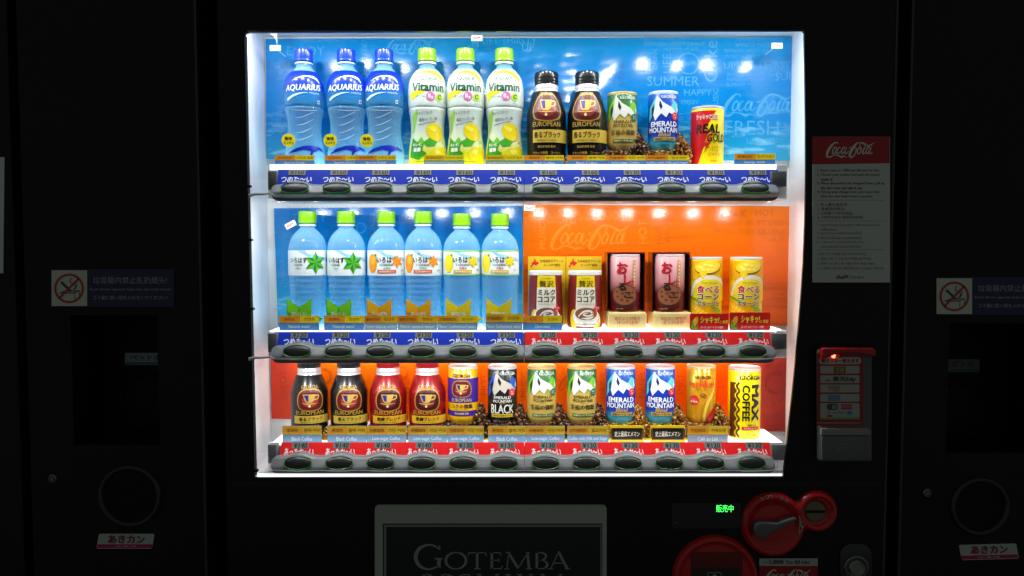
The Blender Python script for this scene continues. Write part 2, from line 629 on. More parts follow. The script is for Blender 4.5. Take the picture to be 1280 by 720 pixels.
for r, R in enumerate(ROWS):
    zs = P(640, R['prod'], Y_PROD)[1]
    SHELF_Z.append(zs)
    zu = _led_z[r] + 0.006 if _led_z[r] else zf_ + 0.001
    xa, xb = P(334, R['prod'], Y_STRIP)[0], P(985, R['prod'], Y_STRIP)[0]
    vpart('shelf', box_mesh('shelf', xa, xb, Y_STRIP + 0.0035, Y_BACK + 0.003, zu, zs, 0.0008), WHITE)
    # emissive sheet added on the shelf top as fill light from below
    vpart('fill_glow', box_mesh('fill_glow', xa + 0.004, xb - 0.004, 0.0615, Y_BACK - 0.002, zs + 0.0002, zs + 0.0008), SHELF_GLOW)
    vpart('edge_glow', box_mesh('edge_glow', xa + 0.004, xb - 0.02, Y_STRIP + 0.0022, Y_STRIP + 0.0033, P(640, y0_strip(r), Y_STRIP)[1] - 0.0004, zs + 0.0006), SHELF_GLOW)  # emission added so the white front edge looks brightly lit
    # grey end brackets
    b = R['base']
    for (x0, x1) in ((333.5, 345.0), (966.0, 984.5)):
        (x0_, z1_), (x1_, z0_) = P(x0, 213.5 + b, 0.02), P(x1, (237 if x0 < 500 else 233) + b, 0.02)
        vpart('end_bracket', box_mesh('end_bracket', x0_, x1_, 0.0250, Y_STRIP + 0.003, z0_, z1_, 0.001, 40), GREY)
    # price strip(s)
    y0, y1 = R['strip']
    segs = [(347.5 if r else 348, 655.3, BLUE), (655.7, 972, BLUE)]
    if r == 1:
        segs = [(343, 653.5, BLUE), (656.5, 967, RED)]
    if r == 2:
        segs = [(352, 655.3, RED), (655.7, 963, RED)]
    bx = [R['x'][0] + (R['x'][1] - R['x'][0]) * i / 11 for i in range(12)]
    for (x0, x1, c) in segs:
        ya, yb2 = strip_y(y0, y0, y1), strip_y(y1, y0, y1)
        (xa_, zt_), (xb_, _z) = P(x0, y0, ya), P(x1, y0, ya)
        zb_ = P(x0, y1, yb2)[1]
        V = [(xa_, ya, zt_), (xb_, ya, zt_), (xb_, yb2, zb_), (xa_, yb2, zb_), (xa_, ya + 0.002, zt_), (xb_, ya + 0.002, zt_), (xb_, yb2 + 0.002, zb_), (xa_, yb2 + 0.002, zb_)]
        st = vpart('price_strip', mesh_from('price_strip', V, [(3, 2, 1, 0), (4, 5, 6, 7), (0, 1, 5, 4), (2, 3, 7, 6), (1, 2, 6, 5), (3, 0, 4, 7)]), mat(c, 0.3, coat=0.2))
        for i in range(12):
            if not (x0 < bx[i] < x1):
                continue
            s = 'つめた～い' if c is BLUE else 'あったか～い'
            cx = bx[i] + (2 if c is BLUE else 1)
            kx, kz = px_scale(640, 300, 0.027)
            if s not in _tagmesh:
                q = Print(lambda u, v, lay: (u * kx, STRIP_SLOPE * v * kz - 0.00025 * lay, v * kz))
                q.text(s, 0, 0, w=38 if c is BLUE else 37, h=8.6, c=(245, 246, 250), lay=1, bold=0.03)
                t = q.build('lettering', None)
                _tagmesh[s] = t.data
                bpy.data.objects.remove(t)
            yl = strip_y(y0 + 12.0, y0, y1)
            x, z = P(cx, y0 + 12.0, yl)
            link('lettering', _tagmesh[s], st, (x, yl, z))
        for i in range(12):
            if not (x0 < bx[i] < x1):
                continue
            p = PRICES[r][i]
            kx, kz = px_scale(640, 300, Y_STRIP)
            if p not in _tagmesh:
                q = Print(lambda u, v, lay: (u * kx, STRIP_SLOPE * v * kz - 0.0006 - 0.00025 * lay, v * kz))
                q.rect(-10.6, 10.6, -3.6, 3.6, (120, 121, 118), 0)
                q.text('¥%d' % p, 0.3, 0, w=17, h=5.6, c=(14, 14, 14), lay=1, bold=0.022)
                t = q.build('price_tag', None)
                _tagmesh[p] = t.data
                bpy.data.objects.remove(t)
            yl = strip_y(y0 + 3.4, y0, y1)
            x, z = P(bx[i] + 3, y0 + 3.4, yl)
            t = link('price_tag', _tagmesh[p], st, (x, yl - 0.0003, z))
    # selector rail with swells over the buttons
    for (ra, rb, lend, rend) in ((337.5, 655.0, True, False), (655.6, 975.0 - (0 if r == 0 else 4 if r == 1 else 5), False, True)):
        n = 150
        secs = []
        for i in range(n + 1):
            t = i / n
            x = ra + (rb - ra) * t
            e = min(1.0, ((x - ra) / 9.0) if lend else 1.0, ((rb - x) / 9.0) if rend else 1.0)
            e = 0.55 + 0.45 * math.sqrt(max(0.0, 1 - (1 - e) ** 2))
            ph = (x - bx[0]) / (bx[1] - bx[0])
            top = 229.6 - 5.2 * (0.5 + 0.5 * math.cos(2 * math.pi * ph)) ** 1.4
            if ph < -0.45 or ph > 11.45:
                top = 229.4
            low = 246.0 + 0.9 * (0.5 + 0.5 * math.cos(2 * math.pi * ph))
            sec = [(0.0235, top), (0.015, top + 0.2), (0.0115, top + 0.9), (0.0085, top + 2.6), (0.004, top + 6.5), (-0.0015, 239), (-0.0045, 241.6), (-0.0050, 243.0), (-0.0025, 244.4), (0.004, low), (0.0085, low + 0.6), (0.0085, 250.4), (0.0235, 250.4)]
            secs.append([(x, 0.012 + (Y - 0.012) * e, 237 + (py - 237) * e + b) for (Y, py) in sec])
        vv, ff = [], []
        m = len(secs[0])
        for s in secs:
            for (x, Y, py) in s:
                xx, zz = P(x, py, 0.0)
                vv.append((xx, Y, zz))
        for i in range(n):
            for j in range(m):
                k2 = (j + 1) % m
                ff.append((i * m + j, i * m + k2, (i + 1) * m + k2, (i + 1) * m + j))
        ff.append(tuple(reversed(range(m))))
        ff.append(tuple(range(n * m, n * m + m)))
        me = mesh_from('selector_rail', vv, ff, 50)
        bm = bmesh.new(); bm.from_mesh(me); bmesh.ops.recalc_face_normals(bm, faces=bm.faces[:]); bm.to_mesh(me); bm.free()
        rail = vpart('selector_rail', me, RAIL)
        # buttons: dark oval dish with a green lit rim
        if _btn_mesh is None:
            kx, kz = px_scale(640, 300, 0)
            seg = 32
            def oval(prof, name, m_):
                v_, f_ = [], []
                for (sx, yy) in prof:
                    for s in range(seg):
                        a = 2 * math.pi * s / seg
                        ca, sa = math.cos(a), math.sin(a)
                        ca = math.copysign(abs(ca) ** 0.85, ca); sa = math.copysign(abs(sa) ** 0.9, sa)
                        v_.append(((16.6 + sx) * kx * ca, yy, (8.0 + sx) * kz * sa))
                for i in range(len(prof) - 1):
                    for s in range(seg):
                        t = (s + 1) % seg
                        f_.append((i * seg + s, i * seg + t, (i + 1) * seg + t, (i + 1) * seg + s))
                f_.append(tuple(range((len(prof) - 1) * seg, len(prof) * seg)))
                q = mesh_from(name, v_, f_, 40)
                q.materials.append(m_)
                return q
            GREEN_RIM = mat((34, 120, 30), 0.3, emit=0.10)
            _btn_mesh = (oval([(0.9, 0.003), (0.9, -0.0008), (0.6, -0.0014), (0.15, -0.0012), (0.1, 0.001)], 'button_rim', GREEN_RIM),
                         oval([(0.12, 0.001), (0.0, -0.0004), (-1.0, -0.0009), (-2.4, -0.0014), (-4.4, -0.0018), (-7.0, -0.0020)], 'button', mat((13, 15, 14), 0.34, spec=0.5)))
        for i in range(12):
            if ra < bx[i] < rb:
                x, z = P(bx[i], R['btn'], 0.0)
                for nm, q in (('button', _btn_mesh[1]), ('button_rim', _btn_mesh[0])):
                    bo = link(nm, q, rail, (x, -0.0020, z + 0.0019))
                    bo.rotation_euler = (-math.radians(37), 0, 0)
    # clear plastic end hook at the hinge side
    x0, z0 = P(312, 243.5 + b, -0.002)
    x1, z1 = P(344, 242.5 + b, -0.002)
    hk = []
    line = smooth_line([(x0, z0 - 0.002, 0.0035), (x0 + 0.010, z0 + 0.0006, 0.0026), (x0 + 0.024, z0 + 0.001, 0.0022), (x1 - 0.006, z1 + 0.0005, 0.0016), (x1, z1 - 0.003, 0.0009)], 5)
    vv, ff = [], []
    for (x, z, q) in line:
        for s in range(8):
            a = 2 * math.pi * s / 8
            vv.append((x, -0.0055 + q * 0.8 * math.cos(a), z + q * math.sin(a)))
    for i in range(len(line) - 1):
        for s in range(8):
            t = (s + 1) % 8
            ff.append((i * 8 + s, i * 8 + t, (i + 1) * 8 + t, (i + 1) * 8 + s))
    if r < 2:
        vpart('rail_hook', mesh_from('rail_hook', vv, ff, 60), mat((205, 206, 208), 0.2, coat=0.5))
(a, b), (c, d) = P(322, 596.2, 0.008), P(978, 592.4, 0.008)
vpart('edge_glow', box_mesh('edge_glow', a, c, 0.0070, 0.0095, b, d), SHELF_GLOW)  # glowing strip added so the white floor front looks bright
# clear panes between the rails
PANE = pure_clear('clear_pane')
for (x0, x1, y0, y1) in ((308, 1004, 41, 224), (312, 996, 251, 428), (317, 985, 455, 566)):
    (a, b), (c, d) = P(x0, y1, 0.004), P(x1, y0, 0.004)
    vpart('window_pane', box_mesh('window_pane', a, c, 0.0035, 0.0055, b, d), PANE)

# ------------------------------------------------------------------ printed backdrop sheets
def sheet_mat(name, stops, wave_col, wave_scale, grain=None, rough=0.16, xdark=None):
    m = bpy.data.materials.new(name)
    m.use_nodes = True
    nt = m.node_tree
    N, L = nt.nodes.new, nt.links.new
    b = nt.nodes['Principled BSDF']
    tc = N('ShaderNodeTexCoord')
    sp = N('ShaderNodeSeparateXYZ')
    L(tc.outputs['Generated'], sp.inputs[0])
    rp = N('ShaderNodeValToRGB')
    el = rp.color_ramp.elements
    while len(el) < len(stops):
        el.new(0.5)
    for e, (p, c) in zip(el, stops):
        e.position = p
        e.color = lin(c) + [1]
    L(sp.outputs[0 if xdark else 2], rp.inputs[0])
    # drawn-out ripples
    mp = N('ShaderNodeMapping')
    mp.inputs['Scale'].default_value = wave_scale
    L(tc.outputs['Object'], mp.inputs[0])
    nz = N('ShaderNodeTexNoise')
    nz.inputs['Scale'].default_value = 1.0
    nz.inputs['Detail'].default_value = 7
    nz.inputs['Roughness'].default_value = 0.62
    L(mp.outputs[0], nz.inputs['Vector'])
    cr = N('ShaderNodeValToRGB')
    cr.color_ramp.elements[0].position = 0.50
    cr.color_ramp.elements[0].color = (0, 0, 0, 1)
    cr.color_ramp.elements[1].position = 0.68
    cr.color_ramp.elements[1].color = (1, 1, 1, 1)
    L(nz.outputs['Fac'], cr.inputs[0])
    low = N('ShaderNodeMapRange')
    if grain:
        low.inputs[1].default_value, low.inputs[2].default_value = grain[0], grain[1]
        low.inputs[3].default_value, low.inputs[4].default_value = grain[2], grain[3]
    else:
        low.inputs[1].default_value, low.inputs[2].default_value = 0.5, 0.05
        low.inputs[3].default_value, low.inputs[4].default_value = 0.05, 0.75
    L(sp.outputs[2], low.inputs[0])
    mu = N('ShaderNodeMath')
    mu.operation = 'MULTIPLY'
    L(cr.outputs[0], mu.inputs[0])
    L(low.outputs[0], mu.inputs[1])
    mx = N('ShaderNodeMix')
    mx.data_type = 'RGBA'
    L(mu.outputs[0], mx.inputs[0])
    L(rp.outputs[0], mx.inputs[6])
    mx.inputs[7].default_value = lin(wave_col) + [1]
    L(mx.outputs[2], b.inputs['Base Color'])
    b.inputs['Roughness'].default_value = rough
    b.inputs['Specular IOR Level'].default_value = 0.45
    bp = N('ShaderNodeBump')
    bp.inputs['Strength'].default_value = 0.25
    bp.inputs['Distance'].default_value = 0.0012
    L(nz.outputs['Fac'], bp.inputs['Height'])
    L(bp.outputs['Normal'], b.inputs['Normal'])
    return m

def bul1(px, py):
    # the middle of the sheet has come loose and bows forward, with small ripples in it
    h = max(0.0, min(1.0, (200 - py) / 150))
    a = math.exp(-((px - 668) / 92.0) ** 4)
    d = max(0.0, py - 66.0)
    if d < 62:
        f = 3.1e-6 * d * d
    else:
        f = 3.1e-6 * 62 * 62 * max(0.0, 1 - ((d - 62) / 75.0) ** 2) + 3.1e-6 * 2 * 62 * (d - 62) * math.exp(-(d - 62) / 8.0)
    rip = 0.00020 * math.sin(py / 2.3 + 1.7 * math.sin(px / 17.0)) * math.sin(px / 9.0 + py / 7.0) + 0.00022 * math.sin(px / 4.1 + 2.0 * math.sin(py / 11.0))
    return 0.0035 + a * f + a * h * rip + 0.0009 * math.sin(px / 31.0) * h + 0.0004 * math.sin(px / 13.0 + py / 17.0) * h

def sheet(name, label, corners, m, words, bulge, colour):
    """corners: photo px TL, TR, BR, BL at the back of the display"""
    Y = Y_BACK
    nx, nz = (220, 70) if bulge is bul1 else (80, 24)
    (tl, tr, br, bl) = corners
    org = Vector((P((bl[0] + br[0]) / 2, bl[1], Y)[0], Y, P(bl[0], max(bl[1], br[1]), Y)[1]))
    vv, ff = [], []
    for j in range(nz + 1):
        v = j / nz
        for i in range(nx + 1):
            u = i / nx
            px = (bl[0] * (1 - u) + br[0] * u) * (1 - v) + (tl[0] * (1 - u) + tr[0] * u) * v
            py = (bl[1] * (1 - u) + br[1] * u) * (1 - v) + (tl[1] * (1 - u) + tr[1] * u) * v
            x, z = P(px, py, Y)
            vv.append((x - org.x, -bulge(px, py), z - org.z))
    for j in range(nz):
        for i in range(nx):
            a = j * (nx + 1) + i
            ff.append((a, a + 1, a + nx + 2, a + nx + 1))
    me = mesh_from(name, vv, ff, 180)
    o = link(name, me, None, org, m)
    tag(o, label, 'poster', 'printed sheets behind the drinks')
    def mp(u, v, lay):
        x, z = P(u, -v, Y)
        return (x - org.x, -bulge(u, -v) - 0.0007 * lay, z - org.z)
    for w in words:
        pr = Print(mp, cell=12)
        if w[0] == 'logo':
            script_logo(pr, w[1], -w[2], w[3], ink(*w[4]), 1)
        elif w[0] == 'ring':
            pr.ring(w[1], -w[2], w[3], w[4], ink(*w[5]), 1)
        else:
            t, x, y, hgt, rot, c = w
            pr.text(t, x, -y, h=hgt, c=ink(*c), lay=1, rot=rot)
        pr.build('printed_mark' if w[0] in ('logo', 'ring') else 'printed_word', o)
    return o

LT, DK = ((120, 220, 250), 0.27), ((0, 60, 140), 0.30)
W1 = [('ENJOY', 383, 66, 15, 0, LT), ('MUSIC SUMMER UPLIFT', 412, 51, 5, 0, LT), ('COLD', 357, 83, 7, 0, LT), ('REFRESH', 363, 92, 5, 0, LT), ('DRINK SPORTS', 366, 99, 4, 0, LT),
      ('REFRESH', 456, 75, 7, -90, LT), ('logo', 513, 59, 60, LT), ('SPORTS', 492, 84, 8, 0, LT), ('UPLIFT THIRSTY', 630, 52, 8, 0, LT), ('DRINKING', 511, 165, 8, 90, LT),
      ('ENJOY', 560, 160, 8, 90, DK), ('SUMMER', 607, 155, 7, 90, DK), ('ENJOY', 768, 95, 7, 90, DK), ('DRINK', 776, 92, 7, 90, DK), ('SPORTS', 811, 78, 5, 90, LT), ('DRINK', 818, 74, 6, 90, LT),
      ('LIFE', 833, 80, 10, 90, LT), ('REFRESH UPLIFT DRINK', 843, 56, 5, 0, LT), ('SUMMER UPLIFT DRINK SPORTS', 850, 48, 4.5, 0, LT), ('SUMMER SPORTS', 852, 62, 4, 0, LT), ('Coke', 888, 77, 17, 90, LT), ('ring', 860, 80, 13, 1.3, LT), ('logo', 860, 80, 20, LT),
      ('SUMMER', 841, 102, 12, 0, LT), ('HAPPY', 872, 116, 8, 0, LT), ('MUSIC', 894, 125, 7, 90, LT), ('ENJOY', 862, 129, 7, 0, LT), ('HAPPY DRINKS', 948, 49, 6, 0, LT), ('SPORTS MUSIC', 942, 57, 5, 0, LT), ('REFRESH UPLIFT DRINK', 938, 64, 4.5, 0, LT), ('MUSIC SUMMER UPLIFT', 938, 71, 4.5, 0, LT),
      ('UPLIFT THIRST', 946, 82, 9, 0, LT), ('SPORTS', 919, 94, 4.5, 0, LT), ('REFRESH', 920, 100, 4.5, 0, LT), ('SUMMER', 919, 106, 4.5, 0, LT), ('LIFE', 936, 99, 6, 90, LT), ('LOVE HAPPY', 958, 94, 4.5, 0, LT), ('ENJOY MUSIC', 958, 101, 4.5, 0, LT), ('SUP', 980, 96, 10, 0, LT),
      ('logo', 948, 132, 90, LT), ('REFRESH', 925, 160, 18, 0, LT), ('SUN', 978, 157, 7, 0, LT), ('ENJOY', 968, 177, 7, 0, LT), ('LIFT', 940, 176, 6, 0, LT), ('SUMMER', 760, 170, 6, 90, DK), ('OY', 655, 168, 12, 90, DK), ('S', 709, 165, 14, 0, DK), ('UP', 660, 60, 9, 0, LT), ('HIGH', 352, 150, 7, 0, LT), ('SPORTS ENJOY', 372, 118, 5, 0, LT), ('COLD DRINK', 440, 120, 5, 90, LT)]
M1 = sheet_mat('blue_sheet', [(0.0, (40, 156, 196)), (0.3, (2, 120, 188)), (0.7, (0, 114, 186)), (1.0, (0, 138, 200))], (170, 220, 235), (16, 30, 60))
sheet('backdrop_sheet', 'long blue ocean printed sheet behind the top row of drinks', [(332.5, 49), (989, 46.5), (987, 201), (334, 199)], M1, W1, bul1, None)

def bul2(px, py):
    return 0.004 + 0.001 * math.sin(px / 37.0 + 1) + 0.0006 * math.sin(py / 21.0)
W2 = [('ENJOY MUSIC SUMMER UPLIFT', 404, 261, 6, 0, LT), ('ENJOY', 388, 274, 13, 0, LT), ('COLD', 355, 294, 6, 0, LT), ('REFRESH', 466, 283, 6, -90, LT), ('logo', 510, 272, 44, DK), ('ring', 452, 285, 6, 1.0, LT), ('UPLIFT THIRSTY', 622, 260, 8, 0, LT), ('HAPPY', 556, 330, 7, 90, DK), ('DRINK', 603, 330, 7, 90, DK), ('ENJOY', 352, 388, 6, 0, LT), ('SUMMER', 353, 340, 6, 90, LT), ('SPORTS', 410, 372, 5, 90, LT)]
M2 = sheet_mat('blue_sheet_small', [(0.0, (36, 172, 206)), (0.4, (0, 136, 198)), (1.0, (0, 106, 190))], (150, 215, 235), (16, 30, 60))
sheet('backdrop_sheet', 'blue ocean printed sheet behind the clear water bottles in the middle row', [(343, 260.5), (652.5, 257.5), (652.5, 405), (348, 407)], M2, W2, bul2, None)
OL, OD = ((255, 200, 70), 0.22), ((140, 44, 0), 0.20)
W3 = [('SPORTS', 700, 264, 6, 0, OL), ('REFRESH', 700, 271, 5.5, 0, OL), ('WINTER', 700, 278, 6, 0, OL), ('LIFE', 716, 271, 7, 90, OL), ('LOVE HAPPY', 739, 266, 4.5, 0, OL), ('ENJOY MUSIC WINTER', 758, 274, 6, 0, OL), ('UPLIFT', 775, 268, 9, 0, OL), ('logo', 738, 297, 100, OL), ('HOT', 803, 290, 10, 90, OL), ('MUSIC', 678, 295, 8, 90, OL), ('HAPPY', 823, 290, 7, 90, OD), ('WINTER', 834, 285, 7, 90, OD), ('ring', 668, 262, 9, 3.5, OL),
      ('REFRESH UPLIFT DRINK', 938, 279, 7, 0, OD), ('MUSIC WINTER UPLIFT', 940, 289, 6.5, 0, OD), ('E', 906, 267, 10, 90, OD), ('F', 918, 267, 10, 90, OD), ('K', 929, 267, 10, 0, OD), ('HOT', 955, 266, 8, 0, OD), ('UPLIFT', 970, 300, 5, 0, OD)]
M3 = sheet_mat('wood_sheet', [(0.0, (214, 92, 20)), (0.5, (224, 96, 8)), (1.0, (240, 120, 4))], (96, 30, 6), (5, 30, 70), grain=(0.85, 0.25, 0.10, 0.60))
sheet('backdrop_sheet', 'orange wood grain sheet behind the cocoa and soup cans', [(654, 255.5), (986, 258), (983, 407), (655, 405)], M3, W3, bul2, None)
W4 = [('ring', 503, 465, 7, 3, OD), ('ring', 405, 470, 9, 3, OD), ('ENJOY', 356, 480, 12, 90, OD), ('WINTER', 508, 490, 8, 90, OD), ('logo', 700, 478, 60, OD), ('HOT', 605, 480, 9, 90, OD), ('MUSIC', 655, 480, 8, 90, OD), ('DRINK', 753, 480, 8, 90, OD), ('HAPPY', 802, 480, 8, 90, OD), ('SMILE', 850, 480, 8, 90, OD), ('LIFE', 900, 475, 8, 90, OD), ('ring', 968, 478, 12, 4, OD), ('WARM', 968, 505, 9, 0, OD), ('DRINK', 968, 520, 7, 0, OD)]
M4 = sheet_mat('red_orange_sheet', [(0.0, (196, 40, 12)), (0.045, (214, 60, 12)), (0.075, (238, 104, 6)), (0.5, (240, 98, 4)), (0.92, (228, 70, 8)), (0.955, (150, 22, 8)), (1.0, (140, 20, 8))], (190, 60, 8), (14, 30, 24), grain=(1.0, 0.0, 0.4, 0.4), xdark=True)
sheet('backdrop_sheet', 'red edged orange sheet behind the bottom row of coffees', [(339, 440), (985, 440), (984, 539), (340, 523)], M4, W4, bul2, None)

# ------------------------------------------------------------------ small white logo tags on the sheets
def logo_tag(px, py, rot, label, Y=0.10):
    kx, kz = px_scale(px, py, Y)
    x, z = P(px, py, Y)
    bm = bmesh.new()
    box_bm(bm, -6.9 * kx, 6.9 * kx, 0, 0.0022, -3.6 * kz, 3.6 * kz)
    o = link('logo_tag', bm_mesh(bm, 'logo_tag', 0.0007, smooth=40), None, (x, Y, z), mat((236, 234, 236), 0.3))
    o.rotation_euler = (0, -math.radians(rot), 0)
    tag(o, label, 'tag', 'small white tags hung on the backdrop sheets')
    pr = Print(flat(kx, -0.0002, kz))
    script_logo(pr, 0, 0, 9.6, (190, 30, 45), 1, fat=1.5, n=3)
    pr.build('red_script', o)
    # clear stem back to the sheet
    link('stem', box_mesh('stem', -0.0006, 0.0006, 0.0021, Y_BACK - Y - 0.003, -0.0006, 0.0006), o, None, mat((225, 225, 228), 0.2))
logo_tag(344, 60, 0, 'small white tag hanging from a torn strip above the blue bottles')
logo_tag(971.5, 57, 0, 'small white tag over the empty spot of the top row')
logo_tag(363, 281, 28, 'tilted small white tag beside the lime capped water bottle')
logo_tag(662, 260, -3, 'small white tag at the corner of the wood grain sheet')
logo_tag(596, 47.5, 0, 'small white tag above the lemon vitamin bottles')
x, z = P(346, 41, 0.10)
pr = Print(lambda u, v, lay: (u, 0.1012, v))
pr.poly([(-0.021, 0.004), (0.0, 0.006), (0.0, -0.022), (-0.002, -0.012), (-0.006, -0.006)], mat((220, 222, 226), 0.25))
o = pr.build('torn_strip', None)
o.location = (x, 0, z)
tag(o, 'torn pale plastic strip holding the tag above the blue bottles', 'strip')
# ------------------------------------------------------------------ drinks
rng = random.Random(7)
PET = clear_plastic('clear_bottle', (208, 240, 252), (170, 230, 250), 0.18, 0.54)
PET_W = clear_plastic('clear_water_bottle', (200, 236, 250), (164, 224, 250), 0.20, 0.58)

def cap_mesh(name, r, z0, z1, ribs=24, waves=0.25):
    seg = ribs * 2
    prof = [(r * 0.97, z0), (r, z0 + 0.6), (r, z0 + 2.4), (r - 0.35, z0 + 2.8), (r - 0.35, z0 + 3.2), (r - 0.1, z0 + 3.6), (r - 0.25, z1 - 1.3), (r - 1.2, z1), (r * 0.4, z1)]
    vv, ff = [], []
    for i, (q, z) in enumerate(prof):
        for s in range(seg):
            a = 2 * math.pi * s / seg
            w = (waves if s % 2 else 0) if 4 < i < 7 else 0
            vv.append(((q - w) * K * math.sin(a), -(q - w) * K * math.cos(a), z * K))
    for i in range(len(prof) - 1):
        for s in range(seg):
            t = (s + 1) % seg
            ff.append((i * seg + s, i * seg + t, (i + 1) * seg + t, (i + 1) * seg + s))
    ff.append(tuple(reversed(range(seg))))
    ff.append(tuple(range((len(prof) - 1) * seg, len(prof) * seg)))
    return mesh_from(name, vv, ff, 30)

def shell(name, prof, z0, z1, off, parent, m, segs=40):
    """label sleeve: the body's own profile between two heights, a hair outside it"""
    zs = sorted(set([z0, z1] + [z for _, z in prof if z0 < z < z1]))
    pts = [(r_at(prof, z) + off, z) for z in zs]
    vv, ff = [], []
    for (r, z) in pts:
        for s in range(segs):
            a = 2 * math.pi * s / segs
            vv.append((r * K * math.sin(a), -r * K * math.cos(a), z * K))
    for i in range(len(pts) - 1):
        for s in range(segs):
            t = (s + 1) % segs
            ff.append((i * segs + s, i * segs + t, (i + 1) * segs + t, (i + 1) * segs + s))
    return link(name, mesh_from(name, vv, ff, 60), parent, None, m)

def refine(prof, step=3.0):
    """smooth a coarse outline"""
    line = smooth_line(prof, 4)
    return [(max(0.2, r), z) for r, z in line]

def place(o, px, row, lift=0.0, dy=0.0):
    x, _ = P(px, ROWS[row]['prod'] - 40, Y_PROD)
    o.location = (x, Y_PROD + dy, SHELF_Z[row] + lift * K)
    return -math.degrees(math.atan2(x, Y_PROD - CAM[1]))

# ---- blue sports drink bottle
AQ = refine([(21, 0), (23.4, 2.0), (24, 8), (23.8, 20), (22.4, 28), (20.6, 38), (20.2, 48), (20.8, 58), (22.4, 66), (23.4, 71), (22.6, 73.4), (24, 76), (24.4, 88), (24.2, 98), (22.6, 106), (19, 113), (13.5, 119), (10, 123), (9.2, 126), (9.2, 131)])
def sports_bottle():
    root = thing('sports_drink_bottle', 'x', 'bottle', (0, 0, 0), 'blue sports drink bottles')
    body = lathe('bottle', AQ, 40, 60, K)
    link('bottle', body, root, None, PET)
    # moulded grips round the waist
    pr = Print(wrap(AQ, 22), cell=3)
    gl = mat((205, 235, 250), 0.1)
    for z in (36, 45, 54, 63):
        pr.ribbon([(-12, z - 4), (-4, z - 3.2), (4, z), (11, z + 4)], [0.2, 0.9, 0.8, 0.2], ink((235, 248, 255), 0.55), 1)
    pr.ribbon([(-16, 69), (0, 67.5), (16, 69)], [0.4, 1.0, 0.4], ink((235, 248, 255), 0.55), 1)
    pr.build('moulded_grip', root)
    link('cap', cap_mesh('cap', 11.6, 130, 145, 22), root, None, mat((22, 62, 196), 0.25, coat=0.3))
    link('neck_ring', lathe('neck_ring', [(9.4, 126.5), (11, 127), (11, 128.6), (9.4, 129)], 32, 30, K), root, None, mat((190, 215, 240), 0.15))
    lab = shell('label', AQ, 72, 117, 0.25, root, ramp_label('sports_label', [(0.0, (20, 150, 200), 0.30), (0.38, (18, 120, 200), 0.62), (0.55, (18, 60, 200), 0.95), (1.0, (10, 36, 180), 1.0)]))
    W = (238, 244, 252)
    pr = Print(wrap(AQ, 24.4), cell=3)
    pr.text('AQUARIUS', -2.0, 94.6, w=46, h=8.6, c=W, lay=4, bold=0.022, shear=0.2, rot=2)
    pr.ribbon([(-16, 103), (-8, 107), (4, 109.2), (15, 107), (20, 101.5)], [0.3, 0.9, 1.4, 3.2, 0.6], W, 3)
    pr.ribbon([(-23, 80.5), (-14, 85), (-4, 88), (4, 88.8)], [3.2, 2.8, 1.4, 0.3], (205, 228, 246), 3)
    pr.text('アクエリアス', 12, 88.6, w=13, h=2.2, c=W, lay=4, bold=0.02)
    pr.rect(16.0, 19.5, 76.5, 80.8, (222, 228, 240), 3)
    pr.rect(16.8, 18.7, 77.6, 79.8, (60, 60, 150), 4)
    shell('lower_sleeve', AQ, 1.5, 19, 0.12, root, ramp_label('lower_sleeve', [(0.0, (150, 220, 245), 0.5), (1.0, (190, 232, 248), 0.35)]))
    p2 = Print(wrap(AQ, 24.4), cell=3)
    p2.poly([(-25, 15), (-14, 21), (-2, 25), (9, 26), (20, 24), (30, 19), (18, 21.0), (10, 17.6), (5, 10.5), (7, 18.5), (-1, 20.4), (-12, 17.5)], (8, 44, 180), 3)
    pr.build('label_print', lab)
    p2.build('wave_print', root)
    # round yellow sticker
    d = link('round_sticker', lathe('round_sticker', [(7.6, 0), (8.0, 0.4)], 32, 30, K), root, (-19.5 * K, -23.2 * K, 31 * K), mat((246, 222, 10), 0.4))
    d.rotation_euler = (math.pi / 2, 0, 0)
    pr = Print(lambda u, v, lay: (u * K, v * K, 0.4 * K + 0.0003 * lay))
    pr.text('後味', 0, 2.2, w=8.5, h=4.2, c=(40, 40, 20), lay=1, bold=0.03)
    pr.text('スッキリ', 0, -2.8, w=11, h=3.2, c=(40, 40, 20), lay=1, bold=0.03)
    pr.build('sticker_text', d)
    return root

